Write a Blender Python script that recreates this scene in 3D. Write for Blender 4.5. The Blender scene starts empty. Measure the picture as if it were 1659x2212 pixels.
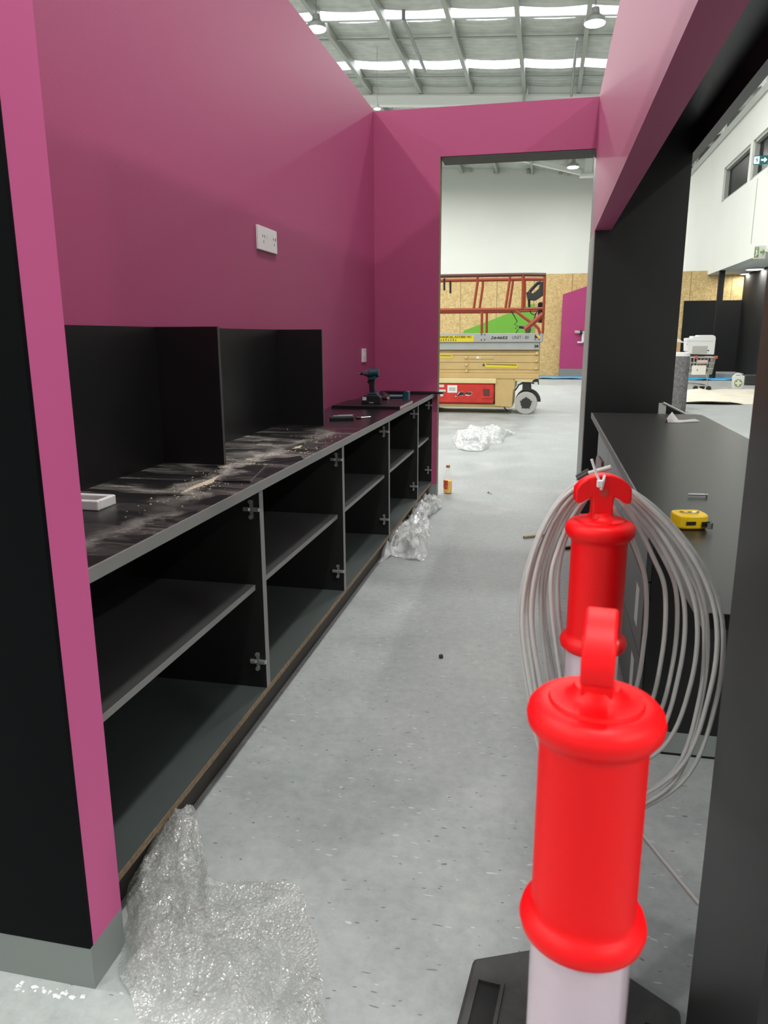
import bpy, bmesh, math, random
from mathutils import Vector, Matrix, noise
random.seed(7)
S = bpy.context.scene
COL = S.collection
# ------------------------------------------------------------------ camera
F = 1617.9; CX, CY = 829.5, 1106.0; H = 1.42
def nrm(v): return v.normalized()
_ay = nrm(Vector((1183 - CX, 725 - CY, F)))
_az = -nrm(Vector((855 - CX, 8000 - CY, F)))
_ax = _ay.cross(_az)
def ray(px, py):
    c = Vector((px - CX, py - CY, F))
    return Vector((_ax.dot(c), _ay.dot(c), _az.dot(c)))
def onz(px, py, z=0.0):
    d = ray(px, py); t = (z - H) / d.z; return Vector((d.x*t, d.y*t, z))
def ony(px, py, y):
    d = ray(px, py); t = y / d.y; return Vector((d.x*t, y, H + d.z*t))
def onx(px, py, x):
    d = ray(px, py); t = x / d.x; return Vector((x, d.y*t, H + d.z*t))
cam = bpy.data.cameras.new('camera'); camo = bpy.data.objects.new('camera', cam); COL.objects.link(camo)
def wvec(c): return Vector((_ax.dot(c), _ay.dot(c), _az.dot(c)))
X, Y, Z = wvec(Vector((1,0,0))), wvec(Vector((0,-1,0))), wvec(Vector((0,0,-1)))
camo.matrix_world = Matrix(((X.x,Y.x,Z.x,0),(X.y,Y.y,Z.y,0),(X.z,Y.z,Z.z,H),(0,0,0,1)))
cam.sensor_fit = 'VERTICAL'; cam.sensor_height = 36.0; cam.lens = 36.0*F/2212
cam.clip_start = 0.02; cam.clip_end = 200
cam.dof.use_dof = True; cam.dof.focus_distance = 3.2; cam.dof.aperture_fstop = 10.0
S.camera = camo
# ------------------------------------------------------------------ world, exposure
w = bpy.data.worlds.new('sky'); S.world = w; w.use_nodes = True
bg = w.node_tree.nodes['Background']; bg.inputs[0].default_value = (0.93, 0.96, 1.0, 1); bg.inputs[1].default_value = 7.0
S.view_settings.view_transform = 'Standard'; S.view_settings.look = 'None'
S.view_settings.exposure = 0.0; S.view_settings.gamma = 1.0; S.view_settings.use_curve_mapping = False
LAMP_W = 340.0
try:
    S.cycles.use_denoising = True
    S.cycles.max_bounces = 8; S.cycles.diffuse_bounces = 4; S.cycles.glossy_bounces = 4
    S.cycles.transparent_max_bounces = 24; S.cycles.transmission_bounces = 6
    S.cycles.sample_clamp_indirect = 4.0; S.cycles.caustics_reflective = False; S.cycles.caustics_refractive = False
except Exception:
    pass

# ------------------------------------------------------------------ materials
def s2l(c): return tuple(((v/255)/12.92 if v/255 <= .04045 else ((v/255+.055)/1.055)**2.4) for v in c)
MATS = {}
def mat(name, rgb, rough=.5, metal=0.0, spec=.5, trans=0.0, alpha=1.0, emit=None, bump=None, vary=None, coat=0.0, sub=None):
    """rgb in sRGB 0-255; bump=(scale, strength, detail); vary=(scale, amount)"""
    m = bpy.data.materials.new(name); m.use_nodes = True; nt = m.node_tree; b = nt.nodes['Principled BSDF']
    col = (*s2l(rgb), 1)
    b.inputs['Base Color'].default_value = col; b.inputs['Roughness'].default_value = rough
    b.inputs['Metallic'].default_value = metal; b.inputs['Specular IOR Level'].default_value = spec
    b.inputs['Transmission Weight'].default_value = trans; b.inputs['Alpha'].default_value = alpha
    b.inputs['Coat Weight'].default_value = coat
    if sub: b.inputs['Subsurface Weight'].default_value = sub; b.inputs['Subsurface Radius'].default_value = (.02, .01, .01)
    if emit: b.inputs['Emission Color'].default_value = (*s2l(emit[0]), 1); b.inputs['Emission Strength'].default_value = emit[1]
    tc = None
    if bump or vary: tc = nt.nodes.new('ShaderNodeTexCoord')
    if bump:
        n = nt.nodes.new('ShaderNodeTexNoise'); n.inputs['Scale'].default_value = bump[0]; n.inputs['Detail'].default_value = bump[2] if len(bump) > 2 else 3
        bp = nt.nodes.new('ShaderNodeBump'); bp.inputs['Strength'].default_value = bump[1]; bp.inputs['Distance'].default_value = .01
        nt.links.new(tc.outputs['Object'], n.inputs['Vector']); nt.links.new(n.outputs['Fac'], bp.inputs['Height']); nt.links.new(bp.outputs['Normal'], b.inputs['Normal'])
    if vary:
        n = nt.nodes.new('ShaderNodeTexNoise'); n.inputs['Scale'].default_value = vary[0]; n.inputs['Detail'].default_value = 5
        r = nt.nodes.new('ShaderNodeValToRGB'); a = vary[1]
        r.color_ramp.elements[0].position = .3; r.color_ramp.elements[1].position = .7
        r.color_ramp.elements[0].color = tuple(c*(1-a) for c in col[:3]) + (1,); r.color_ramp.elements[1].color = tuple(min(1, c*(1+a)) for c in col[:3]) + (1,)
        nt.links.new(tc.outputs['Object'], n.inputs['Vector']); nt.links.new(n.outputs['Fac'], r.inputs['Fac']); nt.links.new(r.outputs['Color'], b.inputs['Base Color'])
    MATS[name] = m
    return m
def N(nt, t, **k):
    n = nt.nodes.new(t)
    for a, v in k.items():
        if hasattr(n, a): setattr(n, a, v)
        else: n.inputs[a.replace('_', ' ')].default_value = v
    return n
def ramp(nt, stops):
    r = nt.nodes.new('ShaderNodeValToRGB'); e = r.color_ramp.elements
    while len(e) < len(stops): e.new(.5)
    for i, (p, c) in enumerate(stops):
        e[i].position = p; e[i].color = (*c, 1) if len(c) == 3 else c
    return r

mat('pink', (165, 72, 112), .5, spec=.35, bump=(140, .04))
mat('pink_lit', (196, 88, 140), .5, spec=.35)  # lighter copy of the wall pink; the pier's stronger light is in its colour
mat('black_lam', (20, 19, 20), .36, spec=.45, bump=(400, .03))
mat('black_clad', (9, 10, 12), .5, spec=.06)
mat('base_panel', (56, 64, 62), .6)
mat('counter_lam', (38, 35, 32), .32, spec=.6, bump=(400, .03))
mat('shelf_black', (58, 58, 58), .5)  # lightened black; its colour makes up for ambient light inside the cabinets
mat('black_matt', (17, 17, 17), .55, spec=.4)
mat('grey_edge', (128, 128, 126), .5)
mat('skirting', (128, 134, 131), .4)
mat('chip_edge', (128, 108, 84), .8, vary=(60, .3))
mat('kick', (58, 52, 47), .6)
mat('white_plastic', (226, 226, 224), .35)
mat('dark_hole', (18, 18, 18), .8)
mat('chrome', (200, 200, 200), .22, metal=1)
mat('hinge', (205, 205, 204), .28, metal=.8)
mat('steel', (150, 152, 152), .4, metal=.9)
mat('red_plastic', (242, 4, 14), .48, spec=.3)
mat('rubber', (52, 52, 51), .6, bump=(60, .2), vary=(14, .3))
mat('cable_grey', (204, 202, 200), .45)
mat('cable_tie', (226, 220, 222), .4, alpha=.95)
mat('black_tape', (42, 42, 42), .4)
mat('yellow', (236, 196, 22), .35)
mat('teal_tool', (14, 62, 74), .4)
mat('black_tool', (20, 20, 22), .5)
mat('tool_grey', (120, 124, 126), .35, metal=.6)
mat('cardboard', (196, 158, 108), .8, vary=(20, .1))
mat('white_paint', (240, 241, 236), .6)
mat('white_wall', (222, 224, 218), .75, vary=(.6, .02))
mat('black_wall', (19, 21, 21), .75, spec=.3)
mat('dark_floor_ramp', (150, 154, 154), .6)
mat('purlin', (172, 176, 170), .5, metal=.3)
mat('green', (108, 172, 50), .5)
mat('magenta', (170, 50, 108), .5)
mat('lift_tan', (196, 168, 112), .45, vary=(3, .08))
mat('lift_cream', (218, 200, 148), .45, vary=(3, .06))
mat('lift_red', (196, 50, 40), .4, vary=(6, .18))
mat('lift_rail', (150, 60, 30), .5)
mat('lift_rail_shade', (92, 48, 38), .5)  # darker copy of the rail colour, with the shade painted in
mat('alu', (172, 174, 170), .45, metal=.4, vary=(4, .05))
mat('tyre', (172, 170, 165), .6)
mat('dark_iron', (40, 42, 40), .55)
mat('decal_yellow', (218, 196, 40), .5)
mat('ink', (22, 22, 22), .6)
mat('ink_grey', (84, 86, 84), .6)
mat('paper', (230, 228, 222), .8)
mat('blue_sheet', (60, 160, 216), .35, bump=(12, .6))
mat('drop_sheet', (226, 218, 200), .75, vary=(2.5, .06), bump=(5, 1.0))
mat('wire', (186, 186, 180), .3, metal=.6)
mat('trolley_red', (190, 92, 78), .5)
mat('printer_white', (226, 229, 230), .4)
mat('printer_grey', (176, 178, 176), .5)
mat('glass_dark', (9, 10, 11), .25, spec=.05)
mat('frame_grey', (176, 178, 172), .5)
mat('kit_green', (128, 158, 92), .6)
mat('orange_juice', (246, 188, 30), .25)
mat('juice_label', (206, 92, 50), .5, vary=(60, .5))
mat('orange_cap', (190, 120, 60), .4)
mat('wood_stick', (170, 148, 112), .7)
mat('sawdust', (188, 176, 152), .95, vary=(90, .35))
mat('carpet_roll', (118, 116, 116), .95, vary=(22, .35), bump=(40, .5))
mat('lamp_lens', (255, 255, 255), .5, emit=((255, 255, 250), 40))
mat('down_lens', (255, 255, 255), .5, emit=((255, 254, 245), 14))
mat('exit_green', (30, 84, 80), .4, emit=((60, 130, 128), .35))
mat('exit_white', (235, 245, 245), .4, emit=((225, 250, 250), 1.2))
mat('purple_reflect', (150, 60, 100), .4)
mat('tag_pink', (196, 172, 168), .6)
mat('sticker', (206, 204, 200), .5)
mat('drawer_grey', (60, 59, 58), .38, spec=.6)
mat('conduit', (190, 184, 180), .4)

# bottle clear
m = mat('clear_bottle', (246, 247, 244), .08, alpha=.16)
# translucent bollard tube
m = mat('clear_tube', (214, 194, 206), .12, spec=.7, alpha=.82, coat=.6)

def floor_mat():
    m = bpy.data.materials.new('floor_vinyl'); m.use_nodes = True; nt = m.node_tree; L = nt.links.new; b = nt.nodes['Principled BSDF']
    tc = N(nt, 'ShaderNodeTexCoord'); mp = N(nt, 'ShaderNodeMapping'); mp.inputs['Scale'].default_value = (.55, 1.0, 1); L(tc.outputs['Object'], mp.inputs[0])
    n1 = N(nt, 'ShaderNodeTexNoise', Scale=2.2, Detail=6.0, Roughness=.6); L(tc.outputs['Object'], n1.inputs['Vector'])
    n2 = N(nt, 'ShaderNodeTexNoise', Scale=26.0, Detail=4.0, Roughness=.7); L(tc.outputs['Object'], n2.inputs['Vector'])
    r1 = ramp(nt, [(.28, s2l((146, 152, 151))), (.72, s2l((172, 175, 173)))]); L(n1.outputs['Fac'], r1.inputs[0])
    r2 = ramp(nt, [(.3, (.82, .82, .82)), (.7, (1.12, 1.12, 1.12))]); L(n2.outputs['Fac'], r2.inputs[0])
    mx = N(nt, 'ShaderNodeMix', data_type='RGBA', blend_type='MULTIPLY'); mx.inputs['Factor'].default_value = .7
    L(r1.outputs[0], mx.inputs[6]); L(r2.outputs[0], mx.inputs[7])
    # flecks: dark and white, slightly elongated across
    def flecks(scale, thr, seed):
        m2 = N(nt, 'ShaderNodeMapping'); m2.inputs['Scale'].default_value = (.42, 1.25, 1); m2.inputs['Location'].default_value = (seed, seed*2, 0); L(tc.outputs['Object'], m2.inputs[0])
        wv = N(nt, 'ShaderNodeTexNoise', Scale=9.0, Detail=2.0); L(m2.outputs[0], wv.inputs['Vector'])
        ad = N(nt, 'ShaderNodeVectorMath', operation='MULTIPLY_ADD'); L(wv.outputs['Color'], ad.inputs[0]); ad.inputs[1].default_value = (.09, .09, 0); L(m2.outputs[0], ad.inputs[2])
        v = N(nt, 'ShaderNodeTexVoronoi', Scale=scale, Randomness=1.0); L(ad.outputs[0], v.inputs['Vector'])
        lt = N(nt, 'ShaderNodeMath', operation='LESS_THAN'); lt.inputs[1].default_value = thr; L(v.outputs['Distance'], lt.inputs[0])
        sp = N(nt, 'ShaderNodeSeparateColor'); L(v.outputs['Color'], sp.inputs[0])
        g = N(nt, 'ShaderNodeMath', operation='GREATER_THAN'); g.inputs[1].default_value = .62; L(sp.outputs[0], g.inputs[0])
        mu = N(nt, 'ShaderNodeMath', operation='MULTIPLY'); L(lt.outputs[0], mu.inputs[0]); L(g.outputs[0], mu.inputs[1]); return mu
    f1 = flecks(48.0, .13, 3.1); f2 = flecks(40.0, .14, 8.3)
    m1 = N(nt, 'ShaderNodeMix', data_type='RGBA'); m1.inputs[7].default_value = (*s2l((112, 114, 114)), 1); L(mx.outputs[2], m1.inputs[6]); L(f1.outputs[0], m1.inputs[0])
    m2 = N(nt, 'ShaderNodeMix', data_type='RGBA'); m2.inputs[7].default_value = (*s2l((190, 192, 190)), 1); L(m1.outputs[2], m2.inputs[6]); L(f2.outputs[0], m2.inputs[0])
    # spilled dust: pale streaks with a shape of their own
    n3 = N(nt, 'ShaderNodeTexNoise', Scale=1.1, Detail=7.0, Roughness=.65); L(tc.outputs['Object'], n3.inputs['Vector'])
    r3 = ramp(nt, [(.58, (0, 0, 0)), (.78, (.4, .4, .4))]); L(n3.outputs['Fac'], r3.inputs[0])
    m3 = N(nt, 'ShaderNodeMix', data_type='RGBA'); m3.inputs[7].default_value = (*s2l((206, 202, 194)), 1); L(m2.outputs[2], m3.inputs[6]); L(r3.outputs[0], m3.inputs[0])
    L(m3.outputs[2], b.inputs['Base Color']); b.inputs['Specular IOR Level'].default_value = .32
    rr = ramp(nt, [(.3, (.42, .42, .42)), (.7, (.62, .62, .62))]); L(n1.outputs['Fac'], rr.inputs[0]); L(rr.outputs[0], b.inputs['Roughness'])
    MATS['floor'] = m
floor_mat()

def worktop_mat():
    m = bpy.data.materials.new('worktop_dusty'); m.use_nodes = True; nt = m.node_tree; L = nt.links.new; b = nt.nodes['Principled BSDF']
    tc = N(nt, 'ShaderNodeTexCoord')
    mp = N(nt, 'ShaderNodeMapping'); mp.inputs['Rotation'].default_value = (0, 0, .5); mp.inputs['Scale'].default_value = (1.6, 7.0, 1); L(tc.outputs['Object'], mp.inputs[0])
    n1 = N(nt, 'ShaderNodeTexNoise', Scale=1.3, Detail=8.0, Roughness=.68, Distortion=.8); L(mp.outputs[0], n1.inputs['Vector'])
    n2 = N(nt, 'ShaderNodeTexNoise', Scale=120.0, Detail=2.0); L(tc.outputs['Object'], n2.inputs['Vector'])
    n4 = N(nt, 'ShaderNodeTexNoise', Scale=2.4, Detail=4.0); L(tc.outputs['Object'], n4.inputs['Vector'])
    sx = N(nt, 'ShaderNodeSeparateXYZ'); L(tc.outputs['Object'], sx.inputs[0])
    # dusty zone between the two partitions and in the first bay (y from 1.7 to 4.2)
    mr = N(nt, 'ShaderNodeMapRange'); mr.interpolation_type = 'SMOOTHSTEP'; L(sx.outputs['Y'], mr.inputs[0]); mr.inputs[1].default_value = 4.12; mr.inputs[2].default_value = 3.5
    m0 = N(nt, 'ShaderNodeMapRange'); m0.interpolation_type = 'SMOOTHSTEP'; L(sx.outputs['Y'], m0.inputs[0]); m0.inputs[1].default_value = 1.55; m0.inputs[2].default_value = 2.5; m0.inputs[3].default_value = .55
    r1 = ramp(nt, [(.46, (0, 0, 0)), (.58, (.3, .3, .3)), (.72, (1, 1, 1))]); L(n1.outputs['Fac'], r1.inputs[0])
    r4 = ramp(nt, [(.35, (.15, .15, .15)), (.65, (1, 1, 1))]); L(n4.outputs['Fac'], r4.inputs[0])
    a = N(nt, 'ShaderNodeMath', operation='MULTIPLY'); L(mr.outputs[0], a.inputs[0]); L(r1.outputs[0], a.inputs[1])
    a2 = N(nt, 'ShaderNodeMath', operation='MULTIPLY'); L(a.outputs[0], a2.inputs[0]); L(m0.outputs[0], a2.inputs[1])
    c = N(nt, 'ShaderNodeMath', operation='MULTIPLY'); L(a2.outputs[0], c.inputs[0]); L(r4.outputs[0], c.inputs[1])
    n5 = N(nt, 'ShaderNodeTexNoise', Scale=1.9, Detail=8.0, Roughness=.72); L(tc.outputs['Object'], n5.inputs['Vector'])
    wob = N(nt, 'ShaderNodeMath', operation='MULTIPLY_ADD'); L(n5.outputs['Fac'], wob.inputs[0]); wob.inputs[1].default_value = .75; L(sx.outputs['X'], wob.inputs[2])
    of = N(nt, 'ShaderNodeMath', operation='ADD'); L(wob.outputs[0], of.inputs[0]); of.inputs[1].default_value = .775
    ab = N(nt, 'ShaderNodeMath', operation='ABSOLUTE'); L(of.outputs[0], ab.inputs[0])
    st = N(nt, 'ShaderNodeMapRange'); L(ab.outputs[0], st.inputs[0]); st.inputs[1].default_value = .005; st.inputs[2].default_value = .075; st.inputs[3].default_value = .85; st.inputs[4].default_value = 0
    sm_ = N(nt, 'ShaderNodeMath', operation='MULTIPLY'); L(st.outputs[0], sm_.inputs[0]); L(mr.outputs[0], sm_.inputs[1])
    sm2 = N(nt, 'ShaderNodeMath', operation='MULTIPLY'); L(sm_.outputs[0], sm2.inputs[0]); L(m0.outputs[0], sm2.inputs[1])
    sm3 = N(nt, 'ShaderNodeMath', operation='MULTIPLY'); L(sm2.outputs[0], sm3.inputs[0]); L(r4.outputs[0], sm3.inputs[1]); cm = N(nt, 'ShaderNodeMath', operation='MAXIMUM'); L(c.outputs[0], cm.inputs[0]); L(sm3.outputs[0], cm.inputs[1]); c = cm
    r2 = ramp(nt, [(.35, (.45, .45, .45)), (.6, (1, 1, 1))]); L(n2.outputs['Fac'], r2.inputs[0])
    d = N(nt, 'ShaderNodeMath', operation='MULTIPLY'); L(c.outputs[0], d.inputs[0]); L(r2.outputs[0], d.inputs[1])
    mx = N(nt, 'ShaderNodeMix', data_type='RGBA'); mx.inputs[6].default_value = (*s2l((24, 23, 24)), 1); mx.inputs[7].default_value = (*s2l((206, 200, 188)), 1); L(d.outputs[0], mx.inputs[0])
    L(mx.outputs[2], b.inputs['Base Color'])
    ro = N(nt, 'ShaderNodeMapRange'); L(c.outputs[0], ro.inputs[0]); ro.inputs[3].default_value = .24; ro.inputs[4].default_value = .85
    rb = N(nt, 'ShaderNodeMath', operation='MULTIPLY_ADD'); L(mr.outputs[0], rb.inputs[0]); rb.inputs[1].default_value = .1; L(ro.outputs[0], rb.inputs[2])
    L(rb.outputs[0], b.inputs['Roughness'])
    MATS['worktop'] = m
worktop_mat()

def osb_mat():
    m = bpy.data.materials.new('osb'); m.use_nodes = True; nt = m.node_tree; L = nt.links.new; b = nt.nodes['Principled BSDF']
    tc = N(nt, 'ShaderNodeTexCoord')
    n0 = N(nt, 'ShaderNodeTexNoise', Scale=4.0, Detail=3.0); L(tc.outputs['Object'], n0.inputs['Vector'])
    ad = N(nt, 'ShaderNodeVectorMath', operation='MULTIPLY_ADD'); L(n0.outputs['Color'], ad.inputs[0]); ad.inputs[1].default_value = (.2, .2, .2); L(tc.outputs['Object'], ad.inputs[2])
    v = N(nt, 'ShaderNodeTexVoronoi', Scale=22.0); L(ad.outputs[0], v.inputs['Vector'])
    sp = N(nt, 'ShaderNodeSeparateColor'); L(v.outputs['Color'], sp.inputs[0])
    n1 = N(nt, 'ShaderNodeTexNoise', Scale=6.0, Detail=6.0, Roughness=.7); L(tc.outputs['Object'], n1.inputs['Vector'])
    ml = N(nt, 'ShaderNodeMath', operation='MULTIPLY_ADD'); L(sp.outputs[0], ml.inputs[0]); ml.inputs[1].default_value = .4; L(n1.outputs['Fac'], ml.inputs[2])
    r = ramp(nt, [(.3, s2l((150, 116, 70))), (.42, s2l((192, 160, 104))), (.62, s2l((206, 176, 120))), (.9, s2l((222, 196, 142)))]); L(ml.outputs[0], r.inputs[0])
    L(r.outputs[0], b.inputs['Base Color']); b.inputs['Roughness'].default_value = .75
    MATS['osb'] = m
osb_mat()

def roof_mat():
    m = bpy.data.materials.new('roof_sheet'); m.use_nodes = True; nt = m.node_tree; L = nt.links.new; b = nt.nodes['Principled BSDF']
    tc = N(nt, 'ShaderNodeTexCoord'); wv = N(nt, 'ShaderNodeTexWave', Scale=1.1, Distortion=.6); wv.bands_direction = 'Y'; L(tc.outputs['Object'], wv.inputs['Vector'])
    n1 = N(nt, 'ShaderNodeTexNoise', Scale=3.0, Detail=4.0); L(tc.outputs['Object'], n1.inputs['Vector'])
    r = ramp(nt, [(.3, s2l((190, 195, 190))), (.7, s2l((212, 216, 210)))]); L(n1.outputs['Fac'], r.inputs[0]); L(r.outputs[0], b.inputs['Base Color'])
    bp = N(nt, 'ShaderNodeBump', Strength=.5, Distance=.05); L(wv.outputs['Fac'], bp.inputs['Height']); L(bp.outputs[0], b.inputs['Normal'])
    b.inputs['Roughness'].default_value = .55; b.inputs['Metallic'].default_value = .15
    MATS['roof'] = m
roof_mat()

def skylight_mat():
    m = bpy.data.materials.new('skylight_sheet'); m.use_nodes = True; nt = m.node_tree; L = nt.links.new
    nt.nodes.remove(nt.nodes['Principled BSDF']); o = nt.nodes['Material Output']
    t = N(nt, 'ShaderNodeBsdfTranslucent'); t.inputs[0].default_value = (.75, .76, .76, 1); d = N(nt, 'ShaderNodeBsdfDiffuse'); d.inputs[0].default_value = (.7, .7, .7, 1)
    mx = N(nt, 'ShaderNodeMixShader'); mx.inputs[0].default_value = .25; L(t.outputs[0], mx.inputs[1]); L(d.outputs[0], mx.inputs[2]); L(mx.outputs[0], o.inputs[0])
    MATS['skylight'] = m
skylight_mat()

def film_mat(name, bubbles, white, alpha, bd=.004, ns=22.0):
    """clear packaging film: mostly see-through, glossy, with a milky part; bubbles = bubble size"""
    m = bpy.data.materials.new(name); m.use_nodes = True; nt = m.node_tree; L = nt.links.new
    nt.nodes.remove(nt.nodes['Principled BSDF']); o = nt.nodes['Material Output']
    tc = N(nt, 'ShaderNodeTexCoord')
    v = N(nt, 'ShaderNodeTexVoronoi', Scale=bubbles); L(tc.outputs['Object'], v.inputs['Vector'])
    n = N(nt, 'ShaderNodeTexNoise', Scale=ns, Detail=3.0); L(tc.outputs['Object'], n.inputs['Vector'])
    ad = N(nt, 'ShaderNodeMath', operation='MULTIPLY_ADD'); L(n.outputs['Fac'], ad.inputs[0]); ad.inputs[1].default_value = 1.6; L(v.outputs['Distance'], ad.inputs[2])
    bp = N(nt, 'ShaderNodeBump', Strength=.8, Distance=bd); L(ad.outputs[0], bp.inputs['Height'])
    g = N(nt, 'ShaderNodeBsdfGlossy'); g.inputs[0].default_value = (.95, .96, .96, 1); g.inputs['Roughness'].default_value = .12; L(bp.outputs[0], g.inputs['Normal'])
    d = N(nt, 'ShaderNodeBsdfDiffuse'); d.inputs[0].default_value = (*s2l(white), 1); L(bp.outputs[0], d.inputs['Normal'])
    tl = N(nt, 'ShaderNodeBsdfTranslucent'); tl.inputs[0].default_value = (*s2l(white), 1)
    dt = N(nt, 'ShaderNodeMixShader'); dt.inputs[0].default_value = .4; L(d.outputs[0], dt.inputs[1]); L(tl.outputs[0], dt.inputs[2])
    t = N(nt, 'ShaderNodeBsdfTransparent'); t.inputs[0].default_value = (.97, .98, .98, 1)
    m1 = N(nt, 'ShaderNodeMixShader'); mk = N(nt, 'ShaderNodeMapRange'); L(v.outputs['Distance'], mk.inputs[0]); mk.inputs[1].default_value = .0; mk.inputs[2].default_value = .8; mk.inputs[3].default_value = alpha*1.5; mk.inputs[4].default_value = alpha*.6; L(mk.outputs[0], m1.inputs[0]); L(t.outputs[0], m1.inputs[1]); L(dt.outputs[0], m1.inputs[2])
    fr = N(nt, 'ShaderNodeLayerWeight', Blend=.25); L(bp.outputs[0], fr.inputs['Normal'])
    fm = N(nt, 'ShaderNodeMath', operation='MULTIPLY_ADD'); L(fr.outputs['Facing'], fm.inputs[0]); fm.inputs[1].default_value = .35; fm.inputs[2].default_value = .06
    m2 = N(nt, 'ShaderNodeMixShader'); L(fm.outputs[0], m2.inputs[0]); L(m1.outputs[0], m2.inputs[1]); L(g.outputs[0], m2.inputs[2])
    L(m2.outputs[0], o.inputs[0]); MATS[name] = m
film_mat('bubble_film', 120.0, (238, 238, 234), .34, .0035, 12.0)
film_mat('thin_film', 14.0, (250, 251, 250), .78, .016, 7.0)

# ------------------------------------------------------------------ mesh helpers
def BM(): return bmesh.new()
def bx(bm, x0, x1, y0, y1, z0, z1):
    if x0 > x1: x0, x1 = x1, x0
    if y0 > y1: y0, y1 = y1, y0
    if z0 > z1: z0, z1 = z1, z0
    v = [bm.verts.new((x, y, z)) for z in (z0, z1) for y in (y0, y1) for x in (x0, x1)]
    for f in ((0,2,3,1), (4,5,7,6), (0,1,5,4), (2,6,7,3), (0,4,6,2), (1,3,7,5)): bm.faces.new([v[i] for i in f])
    return bm
def box(*a): return bx(BM(), *a)
def frame_at(p, d):
    d = d.normalized(); u = Vector((0,0,1)) if abs(d.z) < .9 else Vector((1,0,0))
    a = d.cross(u).normalized(); b = a.cross(d).normalized(); return a, b
def cyl(bm, p0, p1, r0, r1=None, n=16, caps=True):
    p0, p1 = Vector(p0), Vector(p1); r1 = r0 if r1 is None else r1; a, b = frame_at(p0, p1 - p0)
    R = []
    for p, r in ((p0, r0), (p1, r1)):
        R.append([bm.verts.new(p + (a*math.cos(t) + b*math.sin(t))*r) for t in (2*math.pi*i/n for i in range(n))])
    for i in range(n):
        bm.faces.new((R[0][i], R[0][(i+1) % n], R[1][(i+1) % n], R[1][i]))
    if caps: bm.faces.new(R[0][::-1]); bm.faces.new(R[1])
    return bm
def tube(bm, pts, r, n=8, caps=True):
    pts = [Vector(p) for p in pts]; rings = []; a = None
    for i, p in enumerate(pts):
        d = (pts[min(i+1, len(pts)-1)] - pts[max(i-1, 0)]).normalized()
        if a is None: a, b = frame_at(p, d)
        else:
            a = (a - d*a.dot(d)).normalized()
        b = a.cross(d).normalized(); rr = r[i] if isinstance(r, (list, tuple)) else r
        rings.append([bm.verts.new(p + (a*math.cos(t) + b*math.sin(t))*rr) for t in (2*math.pi*k/n for k in range(n))])
    for q in range(len(rings)-1):
        for k in range(n): bm.faces.new((rings[q][k], rings[q][(k+1) % n], rings[q+1][(k+1) % n], rings[q+1][k]))
    if caps: bm.faces.new(rings[0][::-1]); bm.faces.new(rings[-1])
    return bm
def lathe(bm, prof, n=32, c=(0,0), close=True):
    R = [[bm.verts.new((c[0] + r*math.cos(2*math.pi*i/n), c[1] + r*math.sin(2*math.pi*i/n), z)) for i in range(n)] for r, z in prof]
    for q in range(len(R)-1):
        for i in range(n): bm.faces.new((R[q][i], R[q][(i+1) % n], R[q+1][(i+1) % n], R[q+1][i]))
    if close: bm.faces.new(R[0][::-1]); bm.faces.new(R[-1])
    return bm
def prism(bm, poly, a0, a1, axis='y'):
    """poly of 2-tuples: (x,z) for axis y, (y,z) for axis x, (x,y) for axis z"""
    def P(u, v, a): return (u, a, v) if axis == 'y' else (a, u, v) if axis == 'x' else (u, v, a)
    A = [bm.verts.new(P(u, v, a0)) for u, v in poly]; B = [bm.verts.new(P(u, v, a1)) for u, v in poly]; n = len(poly)
    for i in range(n): bm.faces.new((A[i], A[(i+1) % n], B[(i+1) % n], B[i]))
    bm.faces.new(A[::-1]); bm.faces.new(B); return bm
def cat(pts, k=8, closed=False):
    pts = [Vector(p) for p in pts]; n = len(pts); out = []
    for i in range(n if closed else n-1):
        g = (lambda j: pts[j % n]) if closed else (lambda j: pts[max(0, min(n-1, j))])
        p0, p1, p2, p3 = g(i-1), g(i), g(i+1), g(i+2)
        for s in range(k):
            t = s/k; out.append(.5*((2*p1) + (p2-p0)*t + (2*p0-5*p1+4*p2-p3)*t*t + (3*p1-p0-3*p2+p3)*t**3))
    if not closed: out.append(pts[-1])
    return out
def smooth(me, ang=40):
    me.polygons.foreach_set('use_smooth', [True]*len(me.polygons))
    try: me.set_sharp_from_angle(angle=math.radians(ang))
    except Exception: pass
def obj(name, bm, m, parent=None, bevel=0, sm=None, seg=1):
    me = bpy.data.meshes.new(name); bmesh.ops.recalc_face_normals(bm, faces=bm.faces[:]); bm.to_mesh(me); bm.free()
    if m: me.materials.append(MATS[m])
    if sm: smooth(me, sm)
    o = bpy.data.objects.new(name, me); COL.objects.link(o)
    if parent: o.parent = parent; o.matrix_parent_inverse = inv(parent)
    if bevel:
        b = o.modifiers.new('bevel', 'BEVEL'); b.width = bevel; b.segments = seg; b.limit_method = 'ANGLE'; b.angle_limit = math.radians(40)
    return o
BASE = {}
def base_matrix(o): return BASE.get(o.name, Matrix.Identity(4))
def inv(p): return base_matrix(p).inverted()
def thing(name, label, cat_, loc=(0,0,0), group=None, rz=0):
    o = bpy.data.objects.new(name, None); o.empty_display_size = .05; COL.objects.link(o)
    o.location = loc; o.rotation_euler = (0, 0, rz); BASE[o.name] = Matrix.Translation(loc) @ Matrix.Rotation(rz, 4, 'Z'); return tag(o, label, cat_, group)
def local(name, label, cat_, loc, rz=0, group=None, rot=None):
    """a thing whose parts are built around the origin"""
    o = bpy.data.objects.new(name, None); o.empty_display_size = .05; COL.objects.link(o)
    o.location = loc; o.rotation_euler = rot if rot else (0, 0, rz); BASE[o.name] = Matrix.Identity(4); return tag(o, label, cat_, group)
def tag(o, label, cat_, group=None):
    o['label'] = label; o['category'] = cat_
    if group: o['group'] = group
    return o
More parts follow.
